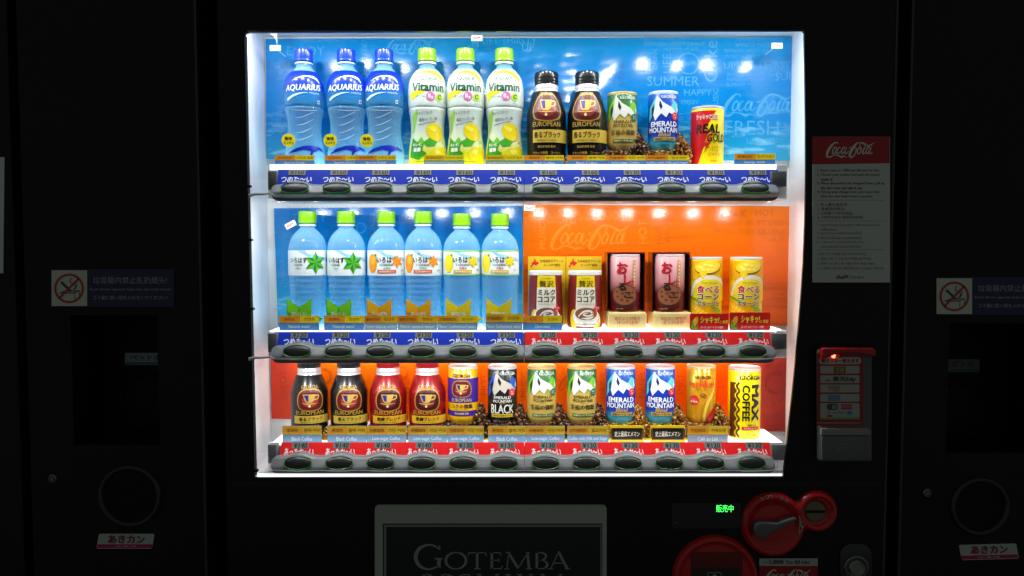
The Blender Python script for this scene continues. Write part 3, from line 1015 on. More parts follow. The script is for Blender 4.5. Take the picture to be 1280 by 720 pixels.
# ---- lemon vitamin bottle
def vitamin_bottle():
    root = thing('vitamin_drink_bottle', 'x', 'bottle', (0, 0, 0), 'lemon vitamin drink bottles')
    vp = refine([(20.5, 0), (22.6, 2), (23, 8), (22.8, 20), (21.6, 30), (20.2, 42), (20.4, 54), (21.6, 64), (22.6, 70), (22.0, 72), (23.2, 75), (23.6, 88), (23.4, 96), (21.8, 106), (18.5, 113), (13.5, 119), (10, 123), (9.2, 126), (9.2, 131)])
    link('bottle', lathe('bottle', vp, 40, 60, K), root, None, PET)
    link('cap', cap_mesh('cap', 11.8, 130.5, 145.5, 22), root, None, mat((128, 186, 10), 0.28, coat=0.3))
    link('neck_ring', lathe('neck_ring', [(9.4, 126.5), (11.4, 127), (11.4, 129), (9.4, 129.4)], 32, 30, K), root, None, mat((222, 230, 232), 0.15))
    lab = shell('label', vp, 1.5, 119, 0.25, root, ramp_label('vitamin_label', [(0.0, (240, 228, 24), 1), (0.13, (240, 232, 40), 1), (0.26, (226, 236, 190), 1), (0.42, (204, 214, 208), 1), (0.86, (206, 216, 210), 1), (1.0, (214, 222, 120), 1)]))
    G = (16, 74, 46)
    pr = Print(wrap(vp, 23.4), cell=3)
    pr.ribbon([(-24, 84), (-16, 88), (-8, 90), (0, 92)], [9, 7, 4, 0.4], (246, 216, 10), 2)
    pr.ribbon([(-12, 113), (2, 115), (14, 112), (21, 106), (20, 102)], [1.2, 3.0, 4.0, 4.5, 0.5], (244, 218, 16), 2)
    pr.text('AQUARIUS', 0, 106, w=24, h=5, c=G, lay=3, bold=0.03, shear=0.15)
    pr.text('Vitamin', 0, 96.2, w=41, h=10.4, c=G, lay=4, bold=0.03)
    pr.text('スポーツ飲料', -9, 84.5, w=11, h=1.8, c=G, lay=3)
    pr.disc(3, 84.5, 5.4, (206, 104, 160), 3)
    pr.text('B₂', 3, 84.5, w=5.6, h=5.4, c=(250, 240, 246), lay=4, bold=0.03)
    pr.disc(14, 83.8, 4.8, (168, 204, 40), 3)
    pr.text('C', 14, 84, h=5, c=G, lay=4, bold=0.03)
    pr.text('ビタミン', 15, 76, w=7, h=1.6, c=G, lay=3)
    pr.text('きゅっとつまった', -5, 65, w=21, h=3.6, c=G, lay=3, rot=4)
    pr.text('果実のレモン味', 0, 57.5, w=25, h=4.2, c=G, lay=3, rot=5)
    pr.ribbon([(-14, 50.5), (-2, 53), (10, 55)], 0.5, G, 3)
    pr.poly([(-24, 62), (-14, 70), (-16, 58), (-21, 44), (-26, 40)], (150, 205, 60), 1)
    # lemons and leaves
    pr.disc(10, 42, 13.2, (236, 206, 6), 4, 10.2, rot=-28)
    pr.disc(6, 46, 6.2, (248, 232, 70), 5, 3.2, rot=-24)
    pr.poly([(20, 30), (24, 29), (22, 35)], (236, 206, 6), 4)
    pr.disc(15, 15, 12, (244, 218, 20), 3, 9, rot=12)
    pr.disc(12, 18, 5, (250, 236, 96), 4, 2.6)
    pr.poly([(-6, 30), (4, 36), (14, 32), (8, 25), (-2, 24)], (66, 170, 40), 3)
    pr.poly([(-26, 12), (-24, 36), (-15, 30), (-9, 36), (-5, 30), (-8, 20), (-2, 16), (-12, 8)], (52, 156, 34), 4)
    pr.poly([(-15, 30), (-9, 36), (-5, 30), (-10, 24)], (108, 196, 60), 5)
    pr.text('キレイ、', -14.5, 26.6, w=13.5, h=4.0, c=(250, 252, 246), lay=6, bold=0.04)
    pr.text('健康', -14.5, 20.6, w=10.5, h=5.0, c=(250, 252, 246), lay=6, bold=0.04)
    pr.text('清涼飲料水 果汁10%未満', -3, 5.8, w=34, h=2.0, c=(60, 90, 30), lay=5)
    pr.build('label_print', lab)
    return root

# ---- aluminium coffee bottle
def cup_badge(pr, cx, cz, w, h, fill, gold=(178, 128, 40), lay=2):
    oct_ = [(-.33, .46), (.0, .51), (.33, .46), (.50, .08), (.45, -.36), (.2, -.5), (-.2, -.5), (-.45, -.36), (-.50, .08)]
    pts = smooth_line([(cx + x * w, cz + z * h) for x, z in oct_], 3, True)
    pr.poly(pts, gold, lay)
    pts = smooth_line([(cx + x * w * .90, cz - .01 * h + z * h * .90) for x, z in oct_], 3, True)
    pr.poly(pts, fill, lay + 1)
    pr.disc(cx, cz - .04 * h, w * .30, tuple(min(255, int(v * 1.5 + 18)) for v in fill), lay + 2, h * .30)
    c = (206, 168, 84)
    pr.poly([(cx - .27 * w, cz + .26 * h), (cx + .20 * w, cz + .26 * h), (cx + .12 * w, cz - .04 * h), (cx + .05 * w, cz - .12 * h), (cx - .12 * w, cz - .12 * h), (cx - .19 * w, cz - .04 * h)], c, lay + 3)
    pr.poly([(cx - .23 * w, cz + .23 * h), (cx - .06 * w, cz + .23 * h), (cx - .06 * w, cz - .06 * h), (cx - .13 * w, cz - .06 * h)], (40, 44, 130), lay + 4)
    pr.ribbon([(cx + .18 * w, cz + .20 * h), (cx + .30 * w, cz + .20 * h), (cx + .27 * w, cz + .06 * h), (cx + .13 * w, cz + .01 * h)], .045 * w, c, lay + 3)
    pr.ribbon([(cx - .30 * w, cz - .15 * h), (cx - .02 * w, cz - .18 * h), (cx + .25 * w, cz - .15 * h)], [.01 * w, .05 * w, .01 * w], c, lay + 3)
    pr.disc(cx - .03 * w, cz - .28 * h, .04 * w, (240, 224, 150), lay + 3, .055 * h)

def coffee_bottle(col, H, hw, line1, fill, band=(214, 178, 66), small=False):
    root = thing('coffee_bottle', 'x', 'bottle', (0, 0, 0), 'coffee bottles')
    s = H / 116.0
    zn, zs_ = H - 24.5 if not small else H - 22, H - 40 if not small else H - 36
    zs_ = zn - (26 if not small else 21)
    prof = [(hw - 3, 0), (hw - 0.8, 1.2), (hw, 3.5), (hw, zs_ - 1.5), (hw - 0.4, zs_ + 0.8), (hw - 1.3, zs_ + 3.4), (16.4, zn - 2.0), (15.4, zn - 0.6), (15.0, zn)]
    link('bottle', lathe('bottle', prof, 44, 40, K), root, None, mat(col, 0.3, metal=0.2, coat=0.15, spec=0.5))
    link('neck', lathe('neck', [(15.2, zn - 0.4), (14.6, zn + 1.0), (14.2, zn + 3.0), (15.0, zn + 4.2), (14.4, zn + 5.6), (13.8, zn + 8.8)], 40, 60, K), root, None, mat((222, 222, 224), 0.3, metal=0.4))
    zc = zn + 8.4
    cp = [(14.2, zc), (14.8, zc + 0.6), (14.8, zc + 3.4), (14.2, zc + 3.9), (14.8, zc + 4.4), (14.8, zc + 7.2), (14.2, zc + 7.7), (14.8, zc + 8.2), (14.8, zc + 12.6), (14.2, zc + 15), (12.6, H), (5, H)]
    link('cap', lathe('cap', cp, 48, 35, K), root, None, mat((26, 27, 30) if col[0] < 80 else (168, 14, 26), 0.28, metal=0.3, coat=0.3))
    G = (190, 150, 58)
    pr = Print(wrap(prof, hw), cell=3)
    if not small:
        zg, zb, ze, z1, z2 = 86, 69.5, 48.6, 34, (42, 26.5)
    else:
        zg, zb, ze, z1, z2 = 54.5, 38.6, 22.9, 14.2, (19, 9.4)
    pr.text('GEORGIA', 0, zg, w=23, h=4.2, c=G, lay=3, bold=0.02)
    cup_badge(pr, 0.5, zb, 38 if not small else 33, 34 if not small else 27, fill)
    pr.text('EUROPEAN', 0, ze, w=34, h=5.8 if not small else 5.0, c=G, lay=9, bold=0.012)
    pr.rect(-17 if not small else -20, 36, z2[1], z2[0], band, 9)
    pr.text(line1, 1, z2[0] - (z2[0] - z2[1]) * 0.40, w=32 if not small else 28, h=7.4 if not small else 4.6, c=(30, 24, 16), lay=10, bold=0.03)
    pr.text('専門店仕立ての味わい', 1, z2[1] + (2.4 if not small else 1.6), w=24, h=2.2 if not small else 1.5, c=(40, 34, 20), lay=10)
    pr.text('猿田彦珈琲 監修', 0, z2[1] - (5 if not small else 3.2), w=21, h=2.8 if not small else 2.2, c=G, lay=9, bold=0.03)
    pr.text('ブラック無糖　コーヒー' if col[0] < 80 else 'コーヒー', 0, z2[1] - (12.5 if not small else 6.4), w=34 if col[0] < 80 else 10, h=3.4 if not small else 2.2, c=G, lay=9, bold=0.03)
    pr.build('label_print', root)
    return root

# ---- cans
def can_profile(hw, H, taper=True):
    if taper:
        return [(hw - 5.5, 0), (hw - 3.6, 0.5), (hw - 3.0, 2.0), (hw - 0.9, 5.5), (hw - 0.15, 8.0), (hw, 10), (hw, H - 4.2), (hw - 0.5, H - 3.2), (hw - 0.9, H - 2.6), (hw - 0.4, H - 2.0), (hw - 0.4, H - 0.5), (hw - 1.0, H), (hw - 1.8, H - 1.0), (hw - 5, H - 1.4)]
    return [(hw - 1.5, 0), (hw - 0.3, 0.6), (hw - 0.2, 1.6), (hw, 2.6), (hw, H - 4.0), (hw - 0.3, H - 3.4), (hw - 0.1, H - 2.8), (hw - 0.1, H - 0.6), (hw - 0.8, H), (hw - 1.6, H - 1.0), (hw - 5, H - 1.4)]

def can(name, hw, H, body_mat, rim_col, taper=True, group=None, rim_h=3.2):
    root = thing(name, 'x', 'can', (0, 0, 0), group)
    prof = can_profile(hw, H, taper)
    link('can_body', lathe('can_body', [p for p in prof if p[1] <= H - 3.0], 44, 40, K), root, None, body_mat)
    link('rim', lathe('rim', [p for p in prof if p[1] >= H - 3.6 or p[1] > H - 3.6], 44, 35, K), root, None, mat(rim_col, 0.3, metal=0.3))
    return root, Print(wrap(prof, hw), cell=3)

def mountain(pr, snow, accent, dark):
    pr.poly([(-8, 66), (-19, 52), (-21, 34), (-13.5, 44)], accent, 1)
    pr.poly([(14, 60), (8, 52), (19, 43), (20, 56)], accent, 1)
    pr.poly([(-12, 57), (-16, 50), (-15.5, 41), (-12, 47)], dark, 2)
    pr.poly([(-8, 66.5), (-0.5, 57.5), (11, 51), (18.5, 43), (14, 41), (6.7, 45.5), (3, 39.5), (-3, 44.5), (-10, 36), (-13, 43), (-10.5, 55)], snow, 3)
    pr.poly([(-4.5, 60.5), (-1.2, 52.5), (-3, 48.6), (-5.4, 54)], dark, 4)
    pr.poly([(18.5, 56), (20.5, 48), (18, 45.5), (17, 50)], snow, 3)

def emerald_can(kind):
    if kind == 'green':
        bm_ = ramp_label('tan_green_can', [(0.0, (206, 170, 84), 1), (0.52, (196, 164, 80), 1), (0.70, (66, 116, 54), 1), (1.0, (34, 92, 50), 1)], 0.25)
        snow, acc, dk, rim = (218, 214, 206), (112, 186, 30), (28, 44, 34), (212, 184, 112)
    elif kind == 'blue':
        bm_ = ramp_label('blue_teal_can', [(0.0, (84, 190, 190), 1), (0.10, (70, 170, 190), 1), (0.26, (22, 62, 172), 1), (0.62, (16, 48, 156), 1), (1.0, (24, 84, 172), 1)], 0.25)
        snow, acc, dk, rim = (222, 224, 232), (84, 196, 196), (12, 30, 90), (220, 220, 226)
    else:
        bm_ = ramp_label('black_can', [(0.0, (24, 24, 26), 1), (1.0, (30, 30, 34), 1)], 0.25)
        snow, acc, dk, rim = (188, 176, 164), (26, 84, 196), (22, 20, 20), (214, 214, 216)
    root, pr = can('coffee_can', 18.6, 72, bm_, rim, True, 'mountain picture coffee cans')
    mountain(pr, snow, acc, dk)
    pr.text('GEORGIA', 7.0, 64.3, w=19.5, h=3.8, c=(222, 222, 216), lay=5, bold=0.014)
    if kind == 'green':
        D = (36, 30, 22)
        pr.text('EMERALD', 1.5, 35.2, w=23, h=3.6, c=D, lay=5, bold=0.02)
        pr.text('MOUNTAIN', 1.5, 30.6, w=25, h=3.6, c=D, lay=5, bold=0.02)
        pr.text('Blend', 2, 27.7, w=6, h=1.8, c=(96, 120, 40), lay=5, shear=0.2)
        pr.text('至福の微糖', 1, 22.4, w=31, h=6.6, c=D, lay=5, bold=0.02)
        pr.rect(-12, 16, 10.5, 14.2, (46, 104, 58), 4)
        pr.text('微糖豆×牛乳100%', 2, 12.3, w=25, h=2.3, c=(220, 208, 150), lay=5, bold=0.02)
        pr.text('コーヒー', 2, 5.0, w=11, h=2.2, c=(120, 96, 40), lay=5)
        pr.disc(15.5, 40.6, 4.6, (30, 96, 62), 5)
        pr.text('甘さ', 15.5, 42, w=5, h=1.8, c=(235, 240, 235), lay=6)
        pr.text('控えめ', 15.5, 39.4, w=5.6, h=1.8, c=(235, 240, 235), lay=6)
    elif kind == 'blue':
        W = (236, 238, 244)
        pr.text('EMERALD', 0.7, 31.6, w=33, h=6.0, c=W, lay=5, bold=0.03)
        pr.text('MOUNTAIN', 0, 24.4, w=37, h=6.0, c=W, lay=5, bold=0.03)
        pr.text('Blend', 1.5, 19, w=15, h=5.0, c=(206, 166, 60), lay=6, bold=0.02, shear=0.35)
        pr.rect(-11.5, 15, 11.6, 15.6, (196, 160, 60), 4)
        pr.text('微糖豆×牛乳100%', 1.8, 13.5, w=24, h=2.5, c=(30, 30, 60), lay=5, bold=0.02)
        pr.text('エメラルドマウンテン豆使用', 1.5, 9.4, w=26, h=1.4, c=(26, 50, 120), lay=5)
        pr.text('コーヒー', 2, 5.6, w=10, h=2.2, c=(26, 60, 120), lay=5)
        pr.disc(14.6, 41, 4.8, (206, 26, 44), 5)
        pr.text('香り', 14.6, 42.4, w=5, h=1.9, c=(245, 235, 235), lay=6)
        pr.text('UP', 14.6, 39.4, w=4, h=1.8, c=(245, 235, 235), lay=6)
    else:
        W = (232, 226, 216)
        pr.text('EMERALD', 0, 34.4, w=21, h=3.6, c=W, lay=5, bold=0.02)
        pr.text('MOUNTAIN', 0, 29.8, w=23, h=3.6, c=W, lay=5, bold=0.02)
        pr.text('Blend', 0, 27.2, w=7, h=1.8, c=(190, 150, 50), lay=5, shear=0.2)
        pr.text('BLACK', 0, 20.2, w=29, h=11.2, c=W, lay=5, bold=0.02)
        pr.rect(-14, 13.5, 9.8, 14, (214, 176, 40), 4)
        pr.text('香り高い無糖ブラック', 0, 11.9, w=22, h=2.0, c=(40, 34, 20), lay=5, bold=0.02)
        pr.text('無糖ブラックコーヒー', 0, 4.4, w=25, h=3.2, c=(206, 200, 190), lay=5, bold=0.02)
        pr.disc(12.8, 40.4, 4.8, (200, 28, 40), 5)
        pr.text('香り', 12.8, 41.6, w=5, h=1.9, c=(245, 235, 235), lay=6)
        pr.text('UP', 12.8, 38.8, w=4, h=1.8, c=(245, 235, 235), lay=6)
    pr.build('label_print', root)
    return root

def european_can():
    root, pr = can('coffee_can', 18.8, 73, mat((236, 178, 10), 0.25, coat=0.3), (226, 224, 214), True, 'single kind coffee cans')
    D, PU, Y = (40, 26, 14), (66, 36, 140), (232, 190, 40)
    pr.rect(-32, 32, 28, 58.6, PU, 1)
    pr.rect(-32, 32, 11.6, 18.2, PU, 1)
    pr.text('GEORGIA', -2, 61.8, w=23, h=4.2, c=D, lay=2, bold=0.04)
    cup_badge(pr, -2, 45.8, 25.5, 20.5, (90, 24, 30))
    pr.text('EUROPEAN', -2, 31.8, w=24, h=4.4, c=(214, 176, 74), lay=9)
    pr.text('コクの微糖', -1.5, 24.0, w=27, h=5.2, c=(60, 34, 50), lay=2, bold=0.03)
    pr.text('専門店仕立ての味わい', -2, 19.8, w=20, h=1.4, c=(60, 34, 50), lay=2)
    pr.text('猿田彦珈琲 監修', -2, 14.9, w=18, h=2.6, c=(226, 190, 90), lay=2, bold=0.03)
    pr.text('コーヒー', -1, 5.5, w=11, h=2.2, c=(150, 90, 10), lay=2)
    pr.build('label_print', root)
    return root

def premium_can():
    root, pr = can('coffee_can', 18.4, 73, mat((214, 152, 22), 0.22, metal=0.3, coat=0.3), (220, 200, 150), True, 'single kind coffee cans')
    D, R_ = (44, 28, 14), (206, 34, 22)
    pr.ribbon([(13, 71), (16, 52), (8, 36), (-2, 24), (-3, 4)], [1, 5, 7, 6, 4], (196, 132, 20), 1)
    pr.ribbon([(18, 56), (16, 42), (8, 28), (4, 14), (4, 4)], [1, 3, 4, 3, 2], (236, 190, 70), 2)
    pr.poly(smooth_line([(22, 24), (16, 20), (9, 13), (5, 5), (5, 2), (13, 2.5), (20, 6), (23, 12)], 3, True), (190, 26, 18), 2)
    pr.text('GEORGIA', 2, 59.4, w=20, h=3.8, c=D, lay=3, bold=0.03)
    pr.text('THE', 2, 54.4, w=9.4, h=4.4, c=R_, lay=3, bold=0.02)
    pr.text('PREMIUM', 1, 49.2, w=33, h=6.6, c=R_, lay=3, bold=0.02)
    pr.text('カフェオレ', 1, 44, w=14, h=1.8, c=D, lay=3)
    pr.disc(2.5, 36.7, 4.2, (110, 62, 22), 3, 2.6, rot=-30)
    pr.ribbon([(-0.5, 38.6), (2.5, 37), (5.5, 34.8)], 0.6, (220, 160, 60), 4)
    pr.disc(-9.2, 30.6, 6.3, (206, 28, 26), 3)
    pr.text('カフェオレ', -9.2, 32, w=8, h=1.6, c=(246, 226, 200), lay=4)
    pr.text('新発売', -9.2, 29, w=9, h=2.6, c=(246, 226, 200), lay=4, bold=0.02)
    pr.text('コーヒー', -12, 8, w=9, h=1.6, c=(150, 96, 10), lay=3, rot=-8)
    pr.ring(-13, 15, 1.7, 0.4, (150, 96, 10), 3)
    pr.build('label_print', root)
    return root

def max_can():
    root, pr = can('coffee_can', 20, 89, mat((248, 222, 8), 0.25, coat=0.3), (232, 220, 214), False, 'single kind coffee cans')
    D, B = (30, 20, 12), (98, 46, 14)
    prof = can_profile(20, 89, False)
    z, L_, R2, L3, R3 = 2.6, [], [], [], []
    while z <= 72:
        w = math.sin(z / 11.6 * 2 * math.pi)
        L_.append((-20.5, z)); R2.append((-11.4 + 1.7 * w, z)); L3.append((-8.3 + 1.7 * w, z))
        z += 1.4
    pr.poly(L_ + R2[::-1], B, 1)
    pr.ribbon(L3, 2.6, B, 1, n=1)
    pr.text('GEORGIA', 7.5, 77.5, w=27, h=5.4, c=D, lay=2, bold=0.04)
    pr.ribbon([(4.6, 80.8), (6.4, 81.9), (8.2, 80.8)], 0.8, D, 2)
    pr.text('COFFEE', 1.6, 46, w=44, h=8.6, c=D, lay=2, bold=0.04, rot=-90)
    pr.text('MAX', 14, 46, w=44, h=10.4, c=D, lay=2, bold=0.05, rot=-90)
    pr.text('練乳入り', 9.5, 18.6, w=11, h=2.6, c=D, lay=2, bold=0.02)
    pr.rect(-3, 20, 12.4, 16.4, (206, 26, 26), 1)
    pr.text('マックスコーヒー', 8.5, 14.4, w=18, h=2.6, c=(250, 240, 230), lay=2, bold=0.02)
    pr.text('コーヒー飲料', 7.5, 6, w=15, h=2.2, c=(170, 140, 30), lay=2)
    pr.build('label_print', root)
    return root

def energy_can():
    root, pr = can('energy_drink_can', 20, 74, mat((240, 214, 14), 0.25, coat=0.3), (224, 216, 210), False)
    R_, D = (206, 22, 30), (22, 16, 14)
    pr.poly([(-32, 2.6), (-32, 68), (10, 68), (-5, 43.5), (1.5, 44.5), (-12, 2.6)], R_, 1)
    pr.poly([(4, 42), (-6, 24), (-1.5, 26), (-4.5, 17), (5, 32), (0, 30.5), (8, 42)], R_, 2)
    pr.poly([(3.4, 41), (-3, 27.5), (1, 29.5), (4.4, 33.5), (1, 32.5), (6.8, 41)], (240, 90, 40), 3)
    pr.text('REAL', 0.5, 46.4, w=29, h=10.4, c=D, lay=4, bold=0.03, shear=0.12)
    pr.text('GOLD', 11.5, 35.2, w=24, h=9.6, c=D, lay=4, bold=0.03, shear=0.12)
    pr.text('シャキッと元気!', -0.5, 60.6, w=27, h=6, c=(250, 230, 220), lay=3, bold=0.09)
    pr.text('シャキッと元気!', -0.5, 60.6, w=26, h=5.2, c=R_, lay=4, bold=0.0)
    pr.text('エネルギー', 8.5, 24, w=17, h=2.8, c=R_, lay=3, bold=0.02)
    pr.text('チャージ', 7.5, 20, w=12, h=2.4, c=R_, lay=3, bold=0.02)
    pr.text('ビタミン', 8.5, 15, w=15, h=2.8, c=R_, lay=3, bold=0.02)
    pr.text('炭酸飲料', 8, 7, w=10, h=2.2, c=R_, lay=3)
    pr.build('label_print', root)
    return root

def cocoa_can():
    root = thing('cocoa_can', 'x', 'can', (0, 0, 0), 'milk cocoa cans')
    prof = [(20.6, 0), (21.8, 1), (22.2, 3), (22.0, 12), (21.4, 30), (20.8, 50), (20.4, 64.5), (20.2, 66)]
    link('can_body', lathe('can_body', prof, 44, 40, K), root, None, mat((128, 38, 34), 0.25, coat=0.3))
    link('rim', lathe('rim', [(20.4, 65.6), (21.0, 66.2), (21.0, 70.2), (20.2, 71), (19.4, 70), (14, 69.8)], 44, 35, K), root, None, mat((226, 222, 214), 0.35))
    pr = Print(wrap(prof, 21.6), cell=3)
    Yl, CR, D = (226, 196, 24), (240, 232, 214), (58, 30, 18)
    pr.poly([(-12, 12), (14, 12), (13.4, 51), (-11.4, 51)], CR, 1)
    pr.poly([(-11.4, 51), (13.4, 51), (12.6, 66), (-10.8, 66)], Yl, 1)
    pr.text('Creation', 1, 62.3, w=10, h=2.0, c=(120, 90, 20), lay=2, shear=0.2)
    pr.text('贅沢', 1.2, 55.4, w=18, h=7.6, c=D, lay=2, bold=0.018)
    pr.text('ミルク', 1.2, 45, w=22, h=7, c=D, lay=2, bold=0.04)
    pr.text('ココア', 1.2, 36.2, w=22, h=7, c=D, lay=2, bold=0.04)
    pr.text('まろやかなひととき', 1.2, 30.4, w=20, h=1.8, c=(110, 60, 40), lay=2)
    pr.poly([(x, z) for x, z in ell(15, 10, 7, 10)], Yl, 1)
    pr.poly([(x, z) for x, z in ell(-14, 12, 6, 12)], Yl, 1)
    pr.ribbon([(15, 15), (20, 13.5), (19, 8), (14, 5)], 1.6, (236, 232, 226), 2)
    pr.poly(smooth_line([(-14, 19), (-12, 8), (-8, 3.2), (12, 3.2), (15, 8), (17, 19)], 3, True), (240, 236, 230), 3)
    pr.disc(1.6, 18.6, 15.6, (244, 240, 234), 4, 9.0)
    pr.disc(1.6, 18.6, 13.8, (140, 82, 52), 5, 7.6)
    pr.ribbon([(-8, 15), (-2, 21), (6, 22), (9, 18), (3, 16), (-2, 18), (4, 20)], [1, 2.4, 2.6, 2.4, 2, 1.6, .6], (246, 238, 228), 6)
    pr.ribbon([(-4, 13.4), (4, 13), (11, 15.6)], [.4, 2.6, .6], (246, 238, 228), 6)
    pr.poly([(14.5 + x * .62, 25 + z * .72) for x, z in MAP_OUTLINE], (206, 30, 34), 6)
    pr.text('北海道', 14.5, 26, w=7, h=1.8, c=(250, 240, 240), lay=7)
    pr.text('産', 14.5, 23, h=1.8, c=(250, 240, 240), lay=7)
    pr.text('オランダ産ココア100%', 1.6, 5.6, w=24, h=2.2, c=(90, 110, 20), lay=5, bold=0.03)
    pr.build('label_print', root)
    return root

def red_bean_can():
    root, pr = can('red_bean_soup_can', 18.8, 71, ramp_label('pink_maroon_can', [(0.0, (96, 22, 26), 1), (0.34, (110, 26, 32), 1), (0.56, (196, 130, 132), 1), (1.0, (216, 160, 166), 1)], 0.25), (226, 200, 200), False, 'red bean soup cans')
    R_, D = (176, 16, 34), (40, 22, 16)
    pr.disc(-0.5, 19, 16.6, (74, 30, 20), 1, 15)
    pr.disc(-0.5, 21, 15.0, (150, 92, 60), 2, 12.2)
    for (x, z) in ((-9, 19), (-4, 15), (3, 14), (9, 18), (10, 24), (-10, 25), (5, 22), (-3, 23), (0, 28)):
        pr.disc(x, z, 2.2, (112, 56, 36), 3, 1.6)
    pr.text('お', -3.5, 54.5, w=12.5, h=13.5, c=R_, lay=4, bold=0.05)
    pr.text('し', 3, 40.5, w=7.5, h=11.5, c=R_, lay=4, bold=0.05)
    pr.text('る', -3.5, 31, w=9, h=9, c=D, lay=4, bold=0.05)
    pr.text('こ', 3.5, 21, w=8, h=7, c=D, lay=4, bold=0.05)
    pr.rect(9.8, 14.2, 31, 64, (186, 140, 60), 2)
    for i, ch in enumerate('北海道産あずき'):
        pr.text(ch, 12, 61 - i * 4.4, h=3.0, c=(250, 236, 210), lay=3)
    pr.rect(8.2, 11.4, 30, 41, (176, 16, 34), 4)
    for i, ch in enumerate('つぶ入'):
        pr.text(ch, 9.8, 39.2 - i * 3.3, h=2.2, c=(250, 236, 220), lay=5)
    pr.text('あたため専用', -6, 4.2, w=8, h=1.4, c=(220, 190, 180), lay=4)
    pr.build('label_print', root)
    return root

def corn_can():
    root, pr = can('corn_soup_can', 19.8, 88, mat((240, 204, 10), 0.25, coat=0.3), (232, 226, 214), False, 'corn soup cans')
    R_, D, CRE = (196, 24, 28), (56, 28, 14), (250, 226, 110)
    pr.poly([(-32, 60), (32, 60), (32, 84), (-32, 84)], (232, 172, 10), 1)
    pr.poly(smooth_line([(-22, 34), (-19, 52), (-10, 62), (4, 66), (18, 63), (28, 56), (30, 40), (0, 36)], 4, True), (234, 226, 206), 2)
    pr.poly(smooth_line([(-19, 32), (-16, 49), (-8, 58), (4, 61), (18, 58), (28, 50), (30, 36), (0, 32)], 4, True), (246, 214, 30), 3)
    pr.disc(2.5, 75, 17.0, (104, 70, 24), 3, 8.2, rot=6)
    pr.disc(2.2, 76, 16.4, (246, 208, 30), 4, 7.6, rot=6)
    pr.poly([(-9, 69), (-4, 61), (1, 68)], (246, 208, 30), 4)
    for (x, z) in ((-7, 76), (-1, 79), (5, 78), (11, 77), (2, 73), (8, 73), (-4, 73)):
        pr.disc(x, z, 2.8, CRE, 5, 1.7)
    pr.text('Corn Potage', 4, 56.4, w=18, h=2.2, c=(120, 90, 30), lay=5, shear=0.2)
    # cob
    pr.poly(smooth_line([(-24, 36), (-12, 31), (4, 22), (20, 14), (26, 2.6), (-24, 2.6)], 4, True), (232, 180, 20), 4)
    for i in range(11):
        for j in range(8):
            x, z = -20 + i * 4.0 + (j % 2) * 2.0, 29.5 - j * 3.6 - i * 2.0
            if z > 4:
                pr.disc(x, z, 1.75, (250, 218, 60), 5, 1.5, n=8)
    pr.ribbon([(-24, 40), (-14, 36), (-2, 31)], [1, 3.4, 0.6], (110, 170, 40), 6)
    pr.ribbon([(4, 28), (14, 24), (24, 16)], [0.6, 4.4, 2], (120, 180, 44), 6)
    for dx, c, ly, bo in ((0, (250, 240, 200), 6, 0.10), (0, R_, 7, 0.035)):
        pr.text('食べる', 2.6, 48.6, w=27, h=9.2, c=c, lay=ly, bold=bo)
    for c, ly, bo in (((250, 240, 200), 6, 0.10), (D, 7, 0.04)):
        pr.text('コーン', 2.6, 39.4, w=26, h=6.8, c=c, lay=ly, bold=bo)
        pr.text('ポタージュ', 2.6, 31, w=27, h=5.8, c=c, lay=ly, bold=bo)
    pr.build('label_print', root)
    return root

